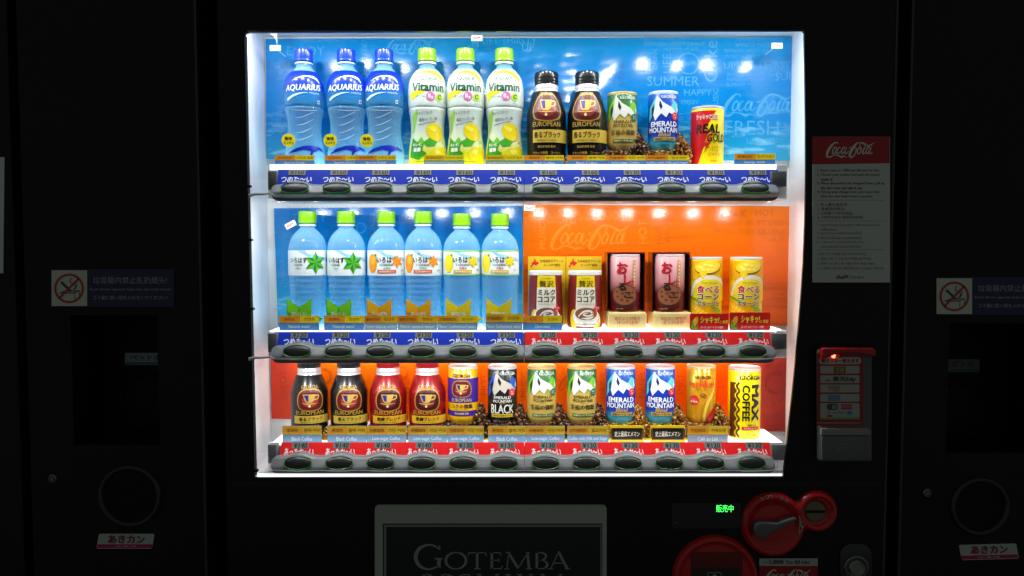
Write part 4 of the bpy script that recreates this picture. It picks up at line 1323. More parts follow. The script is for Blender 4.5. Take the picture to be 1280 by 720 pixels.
# ---- clear water bottles
def water_bottle(kind):
    root = thing('water_bottle', 'x', 'bottle', (0, 0, 0), 'clear water bottles')
    prof = [(20, 0), (22.2, 1.6), (23, 6)]
    smoothb = kind == 'lemon'
    top = 145 if not smoothb else 142
    z = 8.0
    while z < 62:
        w = 21.4 + 1.4 * abs(z - 36) / 28
        if not smoothb:
            w += 0.5 * math.sin(z * 2 * math.pi / 7.0)
        else:
            w = 22.8
        prof.append((w, z))
        z += 1.75
    prof += refine([(23, 63), (23.6, 66), (23.6, 80), (23.6, 97), (23.3, 101), (21.6, 108), (18, 115), (13, 120.5), (9.4, 124), (9.0, 127), (9.0, 131)] if not smoothb else [(23, 63), (23.4, 66), (23.4, 84), (23.2, 97), (22, 104), (19, 111), (14, 117), (9.6, 121), (9.0, 124), (9.0, 128)])
    link('bottle', lathe('bottle', prof, 40, 50, K), root, None, PET_W)
    link('cap', cap_mesh('cap', 11.4, top - 15, top, 22), root, None, mat((122, 182, 8), 0.28, coat=0.3))
    link('neck_ring', lathe('neck_ring', [(9.2, top - 19), (10.8, top - 18.4), (10.8, top - 16.6), (9.2, top - 16)], 32, 30, K), root, None, mat((200, 222, 240), 0.15))
    lab = shell('label', prof, 65.5, 96.5, 0.25, root, mat((228, 236, 240), 0.3))
    pr = Print(wrap(prof, 23.6), cell=3)
    D = (28, 34, 40)
    pr.poly([(-14, 96.4), (-4, 96.4), (4, 86), (30, 82), (30, 86), (2, 92)], (150, 196, 226), 1)
    if kind == 'green':
        pr.text('いろはす', -13, 84.5, w=22, h=6.6, c=D, lay=3, bold=0.03)
        pr.text('I LOHAS', -13, 78.8, w=11, h=2.2, c=D, lay=3, bold=0.03)
        pr.text('天然水', -13, 74.4, w=6.6, h=2.6, c=(30, 130, 60), lay=3, bold=0.02)
        for i in range(6):
            a = math.radians(90 + i * 60)
            ca, sa = math.cos(a), math.sin(a)
            cx, cz = 8.5, 81.0
            b1, b2 = a + 0.5, a - 0.5
            pr.poly([(cx, cz), (cx + 7.4 * math.cos(b1), cz + 7.4 * math.sin(b1)), (cx + 14 * ca, cz + 14 * sa)], (84, 178, 30), 4)
            pr.poly([(cx, cz), (cx + 14 * ca, cz + 14 * sa), (cx + 7.4 * math.cos(b2), cz + 7.4 * math.sin(b2))], (30, 128, 46), 4)
    else:
        fr = (240, 150, 20) if kind == 'orange' else (236, 212, 20)
        fd = (226, 120, 10) if kind == 'orange' else (216, 186, 10)
        ch = (214, 84, 40) if kind == 'orange' else (220, 180, 30)
        if kind == 'lemon':
            pr.rect(-37, 37, 95, 96.4, (120, 186, 40), 2)
            pr.rect(-37, 37, 65.6, 67, (120, 186, 40), 2)
        pr.disc(-18.5, 80.5, 7.0, fr, 3, 11.5)
        pr.disc(-17, 84, 3.0, tuple(min(255, v + 30) for v in fr), 4, 5)
        pr.poly([(-16, 91), (-12, 92.6), (-12.6, 88)], (70, 150, 40), 4)
        pr.text('いろはす', 0.5, 85, w=24, h=7, c=D, lay=5, bold=0.03)
        pr.text('I LOHAS', 0, 78.8, w=15, h=2.4, c=D, lay=4, bold=0.03)
        pr.text('天然水' if kind == 'orange' else '炭酸水', 1, 74.8, w=9, h=3, c=(30, 130, 60) if kind == 'orange' else (190, 30, 50), lay=4, bold=0.02)
        pr.rect(-11, 12, 68.6, 72.6, ch, 3)
        pr.text('日向夏&温州みかん' if kind == 'orange' else '瀬戸内産れもん', 0.5, 70.6, w=19, h=2.4, c=(250, 240, 225), lay=4, bold=0.02)
        for i in range(6):
            a = math.radians(90 + i * 60)
            cx, cz = 13.5, 83.0
            b1, b2 = a + 0.5, a - 0.5
            pr.poly([(cx, cz), (cx + 4.4 * math.cos(b1), cz + 4.4 * math.sin(b1)), (cx + 8.6 * math.cos(a), cz + 8.6 * math.sin(a))], fr, 6)
            pr.poly([(cx, cz), (cx + 8.6 * math.cos(a), cz + 8.6 * math.sin(a)), (cx + 4.4 * math.cos(b2), cz + 4.4 * math.sin(b2))], fd, 6)
        pr.text('500', 21, 72, w=3, h=2, c=D, lay=3)
    pr.build('label_print', lab)
    return root

def put(maker, spots, row, lift=0.0, args=(), dy=0.0):
    proto = maker(*args)
    for i, sp in enumerate(spots):
        o = proto if i == 0 else copy_tree(proto)
        px, lab = sp[0], sp[1]
        face = place(o, px, row, lift, dy)
        o.rotation_euler.z = math.radians(face * 0.85 + (sp[2] if len(sp) > 2 else 0))
        o['label'] = lab
    return proto

# top row
put(sports_bottle, [(381, 'clear sports drink bottle with blue cap nearest the white side wall', 3), (434, 'clear blue capped sports drink bottle standing between two of its kind', 0), (481, 'clear blue capped sports drink bottle beside a lime capped lemon bottle', -4)], 0)
put(vitamin_bottle, [(534.5, 'white lemon vitamin bottle with lime cap beside a blue capped bottle', 3), (582, 'white lemon vitamin bottle with lime cap between two of its kind', 0), (630.5, 'white lemon vitamin bottle with lime cap beside a black coffee bottle', -2)], 0)
put(coffee_bottle, [(683, 'tall black and gold coffee bottle beside a lemon vitamin bottle', 0), (733.5, 'tall black and gold coffee bottle beside a tan and green can', -3)], 0, 2.5, ((22, 20, 21), 115, 24, '香るブラック', (86, 22, 24)))
put(emerald_can, [(777.5, 'tan and green mountain coffee can beside a tall black coffee bottle in the top row', 0)], 0, 19.5, ('green',))
put(emerald_can, [(828.7, 'blue mountain coffee can beside the red and yellow can in the top row', 0)], 0, 20.5, ('blue',))
put(energy_can, [(884, 'short red and yellow energy drink can with lightning bolt', 0)], 0, 0.0)
# middle row
put(water_bottle, [(385.5, 'clear water bottle with green star label beside the tilted white tag', 4), (433.7, 'clear water bottle with green star label beside an orange flavour water bottle', 0)], 1, 0, ('green',))
put(water_bottle, [(483.7, 'clear orange flavour water bottle beside a green star water bottle', 0), (529.5, 'clear orange flavour water bottle beside a lemon sparkling water bottle', -2)], 1, 0, ('orange',))
put(water_bottle, [(577.5, 'clear lemon sparkling water bottle beside an orange flavour water bottle', 2), (625, 'clear lemon sparkling water bottle beside the wood grain sheet', -2)], 1, 0, ('lemon',))
put(cocoa_can, [(682, 'maroon milk cocoa can behind the blue and yellow name card', 0), (731, 'maroon milk cocoa can with its whole white cup picture in view', 0)], 1)
RB = [(780.7, 'pink and maroon red bean soup can beside a milk cocoa can'), (836.3, 'pink and maroon red bean soup can beside a yellow corn soup can')]
put(red_bean_can, [(x, l, 0) for x, l in RB], 1, 20.5)
put(corn_can, [(882, 'yellow corn soup can beside a red bean soup can', 0), (932, 'yellow corn soup can at the bare end of the middle row', 2)], 1)
# bottom row
put(coffee_bottle, [(387, 'short black and gold coffee bottle nearest the white side wall', 3), (436.5, 'short black and gold coffee bottle beside a red coffee bottle', 0)], 2, 12, ((22, 20, 21), 90, 23, '香るブラック', (96, 24, 24), (214, 178, 66), True))
put(coffee_bottle, [(485.5, 'red coffee bottle with gold band beside a short black coffee bottle', 0), (534.5, 'red coffee bottle with gold band beside a yellow and purple can', -2)], 2, 12, ((150, 12, 20), 90, 23, '熟練ブレンド', (66, 14, 18), (226, 170, 40), True))
put(european_can, [(579, 'yellow and purple coffee can with gold cup badge', 0)], 2, 18)
put(emerald_can, [(628, 'black mountain coffee can with blue peaks and large white lettering', 0)], 2, 18.5, ('black',))
put(emerald_can, [(677, 'tan and green mountain coffee can beside the black mountain can', 0), (727, 'tan and green mountain coffee can beside a blue mountain can in the bottom row', 0)], 2, 18.5, ('green',))
put(emerald_can, [(775.5, 'blue mountain coffee can between a tan can and another blue can', 0), (825, 'blue mountain coffee can beside the gold can in the bottom row', 0)], 2, 18.5, ('blue',))
put(premium_can, [(876, 'gold coffee can with red lettering and red swirl', 0)], 2, 18.5)
put(max_can, [(930, 'tall yellow coffee can with brown wavy stripes and sideways black lettering', 0)], 2, 0.0)
# ------------------------------------------------------------------ coffee bean stands under the coffees
def bean_mesh(n, w, peak, seed, front):
    """heap of beans: low in front, climbing to a peak at the right behind the can"""
    rg = random.Random(seed)
    vv, ff, mi = [], [], []
    ring = 6
    def hgt(x, y):
        t = max(0.0, min(1.0, (x - 7) / 10.0))
        t = t * t * (3 - 2 * t)
        return front + (peak - front) * t * max(0.25, 1 - max(0, x - 23) / 14.0)
    for _ in range(n):
        x = rg.uniform(-w * 0.47, w * 0.53)
        y = rg.uniform(-22, 14)
        if peak > 30 and rg.random() < 0.5:
            x, y = rg.uniform(13, 33), rg.uniform(-14, 14)
        if (x * x + y * y) < 15.5 ** 2 and rg.random() < 0.9:
            a = math.atan2(y, x)
            x, y = 17 * math.cos(a) + rg.uniform(-1, 1), 17 * math.sin(a) + rg.uniform(-1, 1)
        h = hgt(x, y)
        z = (h - rg.random() ** 2 * min(h - 1, 14)) if x < 10 else 1 + rg.random() ** 0.8 * (h - 1 - abs(y) * 0.5)
        L_, W_ = rg.uniform(2.0, 2.7), rg.uniform(1.2, 1.6)
        q = Matrix.Rotation(rg.uniform(0, 6.28), 3, 'Z') @ Matrix.Rotation(rg.uniform(-1, 1), 3, 'Y') @ Matrix.Rotation(rg.uniform(0, 6.28), 3, 'X')
        b = len(vv)
        pts = [Vector((-L_, 0, 0))]
        for t in (-0.55, 0.0, 0.55):
            rr = W_ * math.sqrt(1 - t * t)
            for s in range(ring):
                a = 2 * math.pi * s / ring
                f = 0.62 if s == 0 else 1.0          # crease along one side
                pts.append(Vector((t * L_, rr * f * math.cos(a), rr * 0.85 * math.sin(a))))
        pts.append(Vector((L_, 0, 0)))
        for p in pts:
            p = q @ p
            vv.append(((x + p.x) * K, (y + p.y) * K, max(0.3, z + p.z) * K))
        m = rg.choice((0, 0, 0, 1, 1, 2))
        for s in range(ring):
            t = (s + 1) % ring
            ff.append((b, b + 1 + t, b + 1 + s)); mi.append(m)
            for c in range(2):
                o_ = b + 1 + c * ring
                ff.append((o_ + s, o_ + t, o_ + ring + t, o_ + ring + s)); mi.append(m)
            o_ = b + 1 + 2 * ring
            ff.append((o_ + s, o_ + t, b + 1 + 3 * ring)); mi.append(m)
    me = mesh_from('bean_heap', vv, ff, 50)
    me.polygons.foreach_set('material_index', mi)
    return me
BEANS = [mat((92, 54, 30), 0.32, coat=0.2), mat((62, 34, 20), 0.32, coat=0.2), mat((150, 100, 44), 0.35, coat=0.2)]
GOLDB = [mat((170, 112, 34), 0.32, coat=0.2), mat((110, 66, 24), 0.32, coat=0.2), mat((206, 156, 60), 0.35, coat=0.2)]
_heap = {}
def bean_stand(px, row, tall, label, gold=False):
    key = (tall, gold, px % 2 > 1 if tall else 0)
    if key not in _heap:
        me = bean_mesh(760 if tall else 300, 58 if tall else 52, 43 if tall else 17, 3 + len(_heap), 19 if tall else 11.5)
        for m in (GOLDB if gold else BEANS):
            me.materials.append(m)
        core = refine([(19, 0.8), (19, 4), (17.5, 10), (13.5, 18.6 if tall else 12)]) if tall else [(20, 0.8), (20, 6), (18, 11.8 if row == 2 else 2.3)]
        cm = lathe('pedestal', core, 28, 50, K)
        cm.materials.append(mat((196, 180, 60) if gold else (110, 74, 44), 0.5))
        bs = box_mesh('base_plate', -24 * K, 28 * K, -24 * K, 17 * K, 0, 1.2 * K, 0.0005)
        bs.materials.append(mat((236, 206, 20), 0.4))
        _heap[key] = (me, cm, bs)
    me, cm, bs = _heap[key]
    if not tall:
        cm = lathe('pedestal', [(20, 0.8), (20, 2), (18, 12.0 if row == 2 else 2.5)], 28, 50, K)
        cm.materials.append(mat((196, 180, 60) if gold else (110, 74, 44), 0.5))
    root = thing('bean_stand', label, 'display stand', (0, 0, 0), 'coffee bean display stands')
    place(root, px, row)
    link('base_plate', bs, root)
    link('pedestal', cm, root)
    if tall:
        mm = lathe('mound', refine([(13, 0.9), (12, 12), (9, 28), (5, 38)]), 20, 60, K)
        mm.materials.append(BEANS[1])
        link('mound', mm, root, (20.5 * K, 3 * K, 0))
    h = link('bean_heap', me, root)
    h['kind'] = 'stuff'
bean_stand(683, 0, False, 'low coffee bean stand under the black bottle next to the lemon bottle', True)
bean_stand(733.5, 0, False, 'low coffee bean stand under the black bottle next to a tan can', True)
bean_stand(777.5, 0, True, 'heaped coffee bean stand under the tan and green can in the top row')
bean_stand(828.7, 0, True, 'heaped coffee bean stand under the blue can in the top row', True)
for x, g, l in ((387, True, 'low coffee bean stand under the short black bottle by the side wall'), (436.5, True, 'low coffee bean stand under the short black bottle beside the red one'), (485.5, True, 'low coffee bean stand under the red bottle beside a black one'), (534.5, True, 'low coffee bean stand under the red bottle beside the yellow and purple can')):
    bean_stand(x, 2, False, l, g)
for x, g, l in ((579, False, 'heaped coffee bean stand under the yellow and purple can'), (628, False, 'heaped coffee bean stand under the black mountain can'), (677, False, 'heaped coffee bean stand under the tan can beside the black can'), (727, False, 'heaped coffee bean stand under the tan can beside the bottom row blue can'),
                (775.5, True, 'heaped bean stand under the blue can next to a tan can, bottom row'), (825, True, 'heaped coffee bean stand under the blue can next to the gold can'), (876, True, 'heaped coffee bean stand under the gold can with red lettering')):
    bean_stand(x, 2, True, l, g)

# ------------------------------------------------------------------ name cards in front of the drinks
def card(x0, x1, row, y0, y1, label, left, right, eng, Y=Y_CARD, cols=None, frame=False):
    cx = (x0 + x1) / 2
    kx, kz = px_scale(cx, (y0 + y1) / 2, Y)
    X, _ = P(cx, (y0 + y1) / 2, Y)
    zt = P(cx, y0, Y)[1]
    zb = SHELF_Z[row]
    w, h = (x1 - x0), (zt - zb) / kz
    me = box_mesh('name_card', -w / 2 * kx, w / 2 * kx, 0, 0.0016, 0, zt - zb)
    ca, cb, cc = cols or ((236, 150, 26), (240, 206, 24), (74, 132, 190))
    o = link('name_card', me, None, (X, Y, zb), mat(cc, 0.35))
    tag(o, label, 'card', 'drink name cards standing in front of the drinks')
    # little foot that carries the card
    link('card_foot', box_mesh('card_foot', -w * 0.4 * kx, w * 0.4 * kx, 0.0016, 0.011, 0, 0.0015), o, None, mat((220, 224, 228), 0.25))
    pr = Print(flat(kx, 0, kz))
    m = h * 0.50
    pr.rect(-w / 2, 0.02 * w, m, h, ca, 1)
    pr.rect(0.02 * w, w / 2, m, h, cb, 1)
    dk = (122, 66, 12)
    if left:
        pr.text(left, -w * 0.24, m + h * 0.25, w=min(w * 0.42, 4.6 * len(left)), h=h * 0.22, c=dk, lay=2)
    if right:
        pr.text(right, w * 0.26, m + h * 0.25, w=min(w * 0.42, 4.4 * len(right)), h=h * 0.22, c=dk, lay=2)
    pr.text(eng, 0, m * 0.52, w=min(w * 0.94, 2.15 * len(eng)), h=m * 0.52 if any(c in eng for c in 'gpy') else m * 0.46, c=(206, 222, 236), lay=2, bold=0.012)
    pr.build('card_print', o)
    return o
SP = ('运动饮料', '스포츠 음료', 'Sports Drink')
BC = ('黑咖啡', '블랙 커피', 'Black Coffee')
LS = ('低糖咖啡', '저당 커피', 'Low-sugar Coffee')
MS = ('加奶加糖咖啡', '밀크커피', 'Coffee with Milk and Sugar')
VT = ('维生素运动饮料', '비타민 음료', 'Vitamin-Fortified Sports Drink')
a0, a1 = 194, 208.6
card(343.5, 393, 0, a0, a1, 'name card reading Sports Drink in front of the blue capped bottle by the side wall', *SP)
card(406, 456, 0, a0, a1, 'name card reading Sports Drink partly covered by a second card like it', *SP)
card(445, 495, 0, a0, a1, 'name card reading Sports Drink overlapping the edge of another one', *SP, Y=Y_CARD - 0.004)
card(530, 580, 0, a0, a1, 'name card reading Vitamin-Fortified Sports Drink between two lemon bottles', *VT, cols=((228, 188, 30), (236, 214, 30), (110, 150, 130)))
card(607, 654.8, 0, a0, a1, 'name card reading Vitamin-Fortified Sports Drink touching a Black Coffee card', *VT, cols=((228, 188, 30), (236, 214, 30), (110, 150, 130)))
card(655.2, 705, 0, a0, a1, 'top row name card reading Black Coffee beside the vitamin card', *BC)
card(709, 757.6, 0, a0, a1, 'top row name card reading Black Coffee beside the Low-sugar Coffee card', *BC)
card(758, 806.6, 0, a0, a1, 'top row name card reading Low-sugar Coffee in front of the tan can', *LS)
card(807, 861, 0, a0, a1, 'top row name card reading Coffee with Milk and Sugar', *MS)
card(918, 969, 0, a0 - 2, a1, 'name card reading Energy drink with no drink behind it', '能量饮料', '에너지 드링크', 'Energy drink')
b0, b1 = 394.5, 409
card(349, 399, 1, b0, b1, 'name card reading Natural water in front of the bottle by the side wall', '天然水', '천연수', 'Natural water')
card(405, 454.8, 1, b0, b1, 'name card reading Natural water touching a Flavor natural water card', '天然水', '천연수', 'Natural water')
card(455.2, 496.5, 1, b0, b1, 'name card reading Flavor natural water beside the Natural water card', '橘味天然水', '천연수', 'Flavor natural water', cols=((222, 138, 22), (226, 170, 20), (120, 150, 170)))
card(497, 546.4, 1, b0, b1, 'name card reading Flavor natural water beside a Flavor Carbonated water card', '橘味天然水', '천연수', 'Flavor natural water', cols=((222, 138, 22), (226, 170, 20), (120, 150, 170)))
card(546.8, 597, 1, b0, b1, 'name card reading Flavor Carbonated water beside a Flavor natural water card', '柠檬碳酸水', '탄산수', 'Flavor Carbonated water', cols=((222, 164, 22), (230, 190, 20), (110, 145, 175)))
card(607, 653, 1, b0 - 2, b1, 'name card reading Flavor Carbonated water touching the Chocolate card', '柠檬碳酸水', '탄산수', 'Flavor Carbonated water', cols=((222, 164, 22), (230, 190, 20), (110, 145, 175)), Y=Y_CARD - 0.004)
card(653.4, 702.5, 1, b0, b1, 'name card reading Chocolate in front of a milk cocoa can', '可可', '코코아', 'Chocolate')
c0, c1 = 532.5, 547
GR = ((206, 150, 40), (206, 168, 40), (110, 146, 176))
card(353, 402, 2, c0, c1, 'bottom row name card reading Black Coffee nearest the side wall', *BC, cols=GR)
card(409, 457.6, 2, c0, c1, 'bottom row name card reading Black Coffee touching a Low-sugar Coffee card', *BC, cols=GR)
card(458, 507.6, 2, c0, c1, 'name card reading Low-sugar Coffee in front of the red bottle next to a black one', *LS, cols=GR)
card(510, 558.8, 2, c0, c1, 'name card reading Low-sugar Coffee in front of the red bottle next to a can', *LS, cols=GR)
card(559.2, 604.6, 2, c0, c1, 'name card reading Low-sugar Coffee in front of the yellow and purple can', *LS, cols=GR)
card(610, 657.4, 2, c0, c1, 'name card reading Black Coffee in front of the black mountain can', *BC, cols=GR)
card(657.8, 706, 2, c0, c1, 'bottom row name card reading Low-sugar Coffee in front of a tan can', *LS, cols=GR)
card(709, 761, 2, c0, c1, 'bottom row name card reading Coffee with Milk and Sugar', *MS, cols=GR)
card(859.5, 910, 2, c0, c1, 'grey name card reading Café au Lait in front of the gold can', '牛奶咖啡', '카페오레', 'Café au Lait', cols=((216, 146, 30), (220, 180, 40), (134, 142, 160)))

# black cards with yellow edges
for x0, x1, lab in ((762.5, 805, 'black card with yellow frame under the blue can beside the tan can'), (813, 856.5, 'black card with yellow frame under the blue can beside the gold can')):
    cx = (x0 + x1) / 2
    Y = Y_CARD
    kx, kz = px_scale(cx, 540, Y)
    X, _ = P(cx, 540, Y)
    h = (P(cx, 532, Y)[1] - SHELF_Z[2])
    w = (x1 - x0) * kx
    o = link('slogan_card', box_mesh('slogan_card', -w / 2, w / 2, 0, 0.002, 0, h, 0.0004), None, (X, Y, SHELF_Z[2]), mat((236, 200, 24), 0.35))
    tag(o, lab, 'card', 'black slogan cards')
    pr = Print(flat(kx, 0, kz))
    W2, H2 = (x1 - x0) / 2, h / kz
    pr.rect(-W2 + 1.6, W2 - 1.6, H2 * 0.20, H2 * 0.86, (34, 22, 16), 1)
    pr.rect(-W2 + 0.2, -W2 + 3.0, H2 * 0.3, H2 * 0.8, (96, 70, 20), 2)
    pr.rect(W2 - 3.0, W2 - 0.2, H2 * 0.3, H2 * 0.8, (96, 70, 20), 2)
    pr.text('史上最高エメマン', 0, H2 * 0.53, w=31, h=H2 * 0.30, c=(246, 240, 226), lay=2, bold=0.03)
    pr.build('card_print', o)

# leaf shaped cards in front of the waters
def leaf_card(px, col, light, words, label):
    Y = Y_CARD + 0.0055
    kx, kz = px_scale(px, 390, Y)
    X, _ = P(px, 390, Y)
    H = (P(px, 372.5, Y)[1] - SHELF_Z[1]) / kz
    pts = [(-15, 0), (-15.6, H * .55), (-15.5, H), (-8, H * .84), (0, H * .72), (8, H * .84), (15.5, H), (15.2, H * .42), (23, H * .42), (30, H * .36), (22, H * .18), (14, 0)]
    o = link('leaf_card', prism('leaf_card', pts, 0, 0.0018, kx), None, (X, Y, SHELF_Z[1]), mat(col, 0.35))
    tag(o, label, 'card', 'leaf shaped cards before the water bottles')
    pr = Print(flat(kx, 0, kx))
    pr.poly([(-15.0, H * .97), (-8, H * .82), (-1, H * .70), (-1, H * .42), (-8, H * .48), (-14.6, H * .56)], light, 1)
    pr.poly([(15.0, H * .97), (8, H * .82), (0.4, H * .70), (0.4, H * .42), (14.4, H * .46)], tuple(int(v * .93) for v in light), 1)
    pr.text(words, 0, H * .50, w=19, h=H * .13, c=(252, 250, 235), lay=2, bold=0.03)
    pr.build('card_print', o)
GN, GL = (84, 190, 26), (136, 226, 34)
ON, OLt = (246, 160, 12), (255, 186, 20)
YN, YL = (250, 208, 8), (255, 226, 24)
leaf_card(374, GN, GL, 'おいしい', 'green leaf card in front of the green star bottle by the side wall')
leaf_card(423.5, GN, GL, 'おいしい', 'green leaf card in front of the green star bottle beside an orange one')
leaf_card(474, ON, OLt, 'さっぱり', 'orange leaf card in front of the orange water beside a green star bottle')
leaf_card(523, ON, OLt, 'さっぱり', 'orange leaf card in front of the orange water beside a lemon bottle')
leaf_card(573, YN, YL, '爽快な', 'yellow leaf card in front of the lemon water beside an orange one')
leaf_card(623.5, YN, YL, '爽快な', 'yellow leaf card in front of the lemon water beside the wood grain sheet')

# yellow cards standing behind the cocoa cans
for x0, x1, lab in ((660, 707, 'yellow card with red island shape above the cocoa can with a name card'), (707.8, 752, 'yellow card with red island shape above the cocoa can beside the red bean can')):
    Y = Y_PROD + 0.036
    cx = (x0 + x1) / 2
    kx, kz = px_scale(cx, 330, Y)
    X, _ = P(cx, 330, Y)
    zt = P(cx, 320.5, Y)[1]
    h = zt - SHELF_Z[1]
    w = (x1 - x0) / 2
    o = link('origin_card', box_mesh('origin_card', -w * kx, w * kx, 0, 0.002, 0, h), None, (X, Y, SHELF_Z[1]), mat((206, 166, 20), 0.4))
    tag(o, lab, 'card', 'yellow cards behind the cocoa cans')
    H = h / kz
    pr = Print(flat(kx, 0, kz))
    pr.poly([(-w + 8.5 + x * .56, H - 8.3 + z * .56) for x, z in MAP_OUTLINE], (200, 22, 26), 1)
    pr.text('北海道産生クリーム', 6.2, H - 5.8, w=29, h=3.6, c=(70, 40, 10), lay=1, bold=0.02)
    pr.text('たっぷり使用', 6.2, H - 10.8, w=20, h=3.4, c=(70, 40, 10), lay=1, bold=0.02)
    pr.build('card_print', o)

# maroon holders with cream bases for the red bean cans
SMOKED = clear_plastic('smoked_plastic', (150, 70, 80), (70, 14, 22), 0.45, 0.8, 0.12)
for (px, l), lab in zip(RB, ('maroon holder with cream base around the red bean can beside the cocoa', 'maroon holder with cream base around the red bean can beside the corn soup')):
    root = thing('can_holder', lab, 'display stand', (0, 0, 0), 'holders of the red bean cans')
    place(root, px, 1)
    root.location.x += 0.6 * K
    bm = bmesh.new()
    box_bm(bm, -23.5 * K, 23.5 * K, -24 * K, 20 * K, 0, 20.4 * K)
    link('base', bm_mesh(bm, 'base', 0.003, 3, 50), root, None, mat((226, 198, 132), 0.4, bump=0.15, bscale=160))
    bm = bmesh.new()
    box_bm(bm, -23.5 * K, -22.3 * K, -8 * K, 21 * K, 20.4 * K, 92 * K)
    box_bm(bm, 22.3 * K, 23.5 * K, -8 * K, 21 * K, 20.4 * K, 92 * K)
    box_bm(bm, -22.2 * K, 22.2 * K, 20 * K, 21 * K, 20.4 * K, 92 * K)
    box_bm(bm, -23.5 * K, 23.5 * K, -8 * K, 21 * K, 92.2 * K, 94 * K)
    link('sleeve', bm_mesh(bm, 'sleeve'), root, None, mat((74, 14, 24), 0.15, coat=0.4))
    pr = Print(flat(K, -24 * K - 0.0002))
    for c, ly, bo in (((250, 236, 190), 1, 0.09), ((206, 110, 20), 2, 0.035)):
        pr.text('ほどよい甘味で', 0, 13.6, w=31, h=4.4, c=c, lay=ly, bold=bo)
        pr.text('ほっかほか', 0, 8.4, w=26, h=4.8, c=c, lay=ly, bold=bo)
    pr.build('base_lettering', root)

# red cards leaning on the corn soup cans
for x0, x1, y0, y1, lab in ((862.5, 911, 392, 408, 'red card with corn cob under the corn soup can beside the red bean can'), (912, 963, 390.5, 406.5, 'red card with corn cob under the corn soup can at the bare end')):
    Y = Y_CARD + 0.002
    cx = (x0 + x1) / 2
    kx, kz = px_scale(cx, 400, Y)
    X, _ = P(cx, 400, Y)
    h = P(cx, y0, Y)[1] - SHELF_Z[1]
    w, H = (x1 - x0) / 2, h / kz
    o = link('corn_card', prism('corn_card', rrect(-w, w, 0, H, 2.0), 0, 0.0018, kx), None, (X, Y, SHELF_Z[1]), mat((206, 20, 22), 0.35))
    tag(o, lab, 'card', 'red cards before the corn soup cans')
    pr = Print(flat(kx, 0, kz))
    pr.disc(-w + 6.6, H * .52, 3.0, (236, 170, 20), 2, 6.4, rot=-22)
    pr.disc(-w + 6.0, H * .60, 1.2, (250, 206, 70), 3, 3.4, rot=-22)
    pr.poly([(-w + 1.2, 1), (-w + 2.4, H * .62), (-w + 5, H * .36), (-w + 8, H * .14), (-w + 10, H * .44), (-w + 9.4, 1)], (96, 160, 40), 3)
    pr.text('シャキッ!', 0.5, H * .62, w=23, h=H * .42, c=(250, 230, 60), lay=3, bold=0.05, shear=0.1)
    pr.text('と食感', 18, H * .50, w=10, h=H * .2, c=(250, 200, 60), lay=3, bold=0.03)
    pr.text('スーパースイートコーン使用', 3, H * .18, w=28, h=H * .15, c=(250, 236, 226), lay=3, bold=0.02)
    pr.build('card_print', o)
# ------------------------------------------------------------------ signs and fittings on the machine's front
def sign(name, label, cat, x0, y0, x1, y1, Y, col, th=0.0015, r=0.0, group=None, rough=0.45, skew=0.0):
    cx, cy = (x0 + x1) / 2, (y0 + y1) / 2
    X, Z = P(cx, cy, Y)
    if r:
        pts = rrect(x0, x1, -y1, -y0, r)
    else:
        pts = rect(x0, x1, -y1, -y0)
    pts = [(u + skew * (v + cy) / (y1 - y0), v) for u, v in pts]
    loc = [(P(u, -v, Y)[0] - X, P(u, -v, Y)[1] - Z) for u, v in pts]
    o = link(name, prism(name, loc, -th, 0), None, (X, Y, Z), mat(col, rough, bump=0.03, bscale=300))
    if label:
        tag(o, label, cat, group)
    pr = Print(absmap(Y - th, (X, Y, Z)))
    return o, pr

GREYW = (196, 198, 196)
o, pr = sign('instruction_sign', 'white instruction notice with red heading and white script logo beside the window', 'sign', 1015.5, 171, 1112, 353, 0.0, GREYW)
pr.poly([(1015.5, -205.5), (1112, -204), (1112, -171), (1015.5, -171)], (170, 14, 30), 1)
script_logo(pr, 1063, -187.5, 61, (214, 214, 208), 2, fat=1.1)
T = [(213.2, 1, '1. Insert coins or 1,000 yen bill into the slot.', 78), (218.6, 1, '2. Choose your product and push the button', 78), (224, 0, 'under it.', 15), (229.4, 1, '3. When the product has dropped down, pull up', 84), (234.8, 0, 'the slot cover and take it out.', 52), (240.2, 1, '4. Pick up your change from coin return slot', 78), (245.6, 0, 'after the coin return lever is pushed.', 64)]
for y, n, s, w in T:
    pr.text(s, 1021.5 if n else 1026.2, -y, w=w, h=4.0, c=(60, 24, 24), lay=1, bold=0.02, left=True)
for y in (250.2, 276.2, 312.2):
    pr.rect(1022, 1106, -y - 0.25, -y + 0.25, (130, 132, 130), 1)
CN = ['1. 投入硬币或纸币。', '2. 按键选择商品。', '3. 从机器下方取出商品。', '4. 下押找钱扳手,收取您的找零。']
for i, s in enumerate(CN):
    pr.text(s, 1021.5, -(255.8 + 5.3 * i), h=4.0, w=3.2 * len(s) + 4, c=(70, 26, 26), lay=1, left=True)
TH = [(281.2, '1. หยอดเหรียญหรือธนบัตร 1000 เยนลงในช่อง', 78), (286.6, 'เครื่องหยอด', 20), (291.6, '2. กดปุ่มด้านล่างเพื่อเลือกผลิตภัณฑ์', 56), (297, '3. ดึงฝาเปิดขึ้นและหยิบผลิตภัณฑ์', 55), (302.6, '4. หลังจากที่กดปุ่มเพื่อรับเงินทอน', 58), (307.8, 'และรอรับเงินทอนจากเครื่อง', 50)]
for y, s, w in TH:
    pr.text(s, 1021.5 if s[0] in '1234' else 1026.2, -y, w=w, h=3.8, c=(90, 70, 66), lay=1, left=True)
KO = ['1. 동전 또는 지폐를 투입구에 넣어주세요.', '2. 상품을 고른 후, 상품 밑의 버튼을 눌러주세요.', '3. 상품이 나오면 상품 취출구에서 꺼내 주세요.', '4. 거스름돈이 있을 경우 반환레버를 눌러 거스름돈을 가져가세요.']
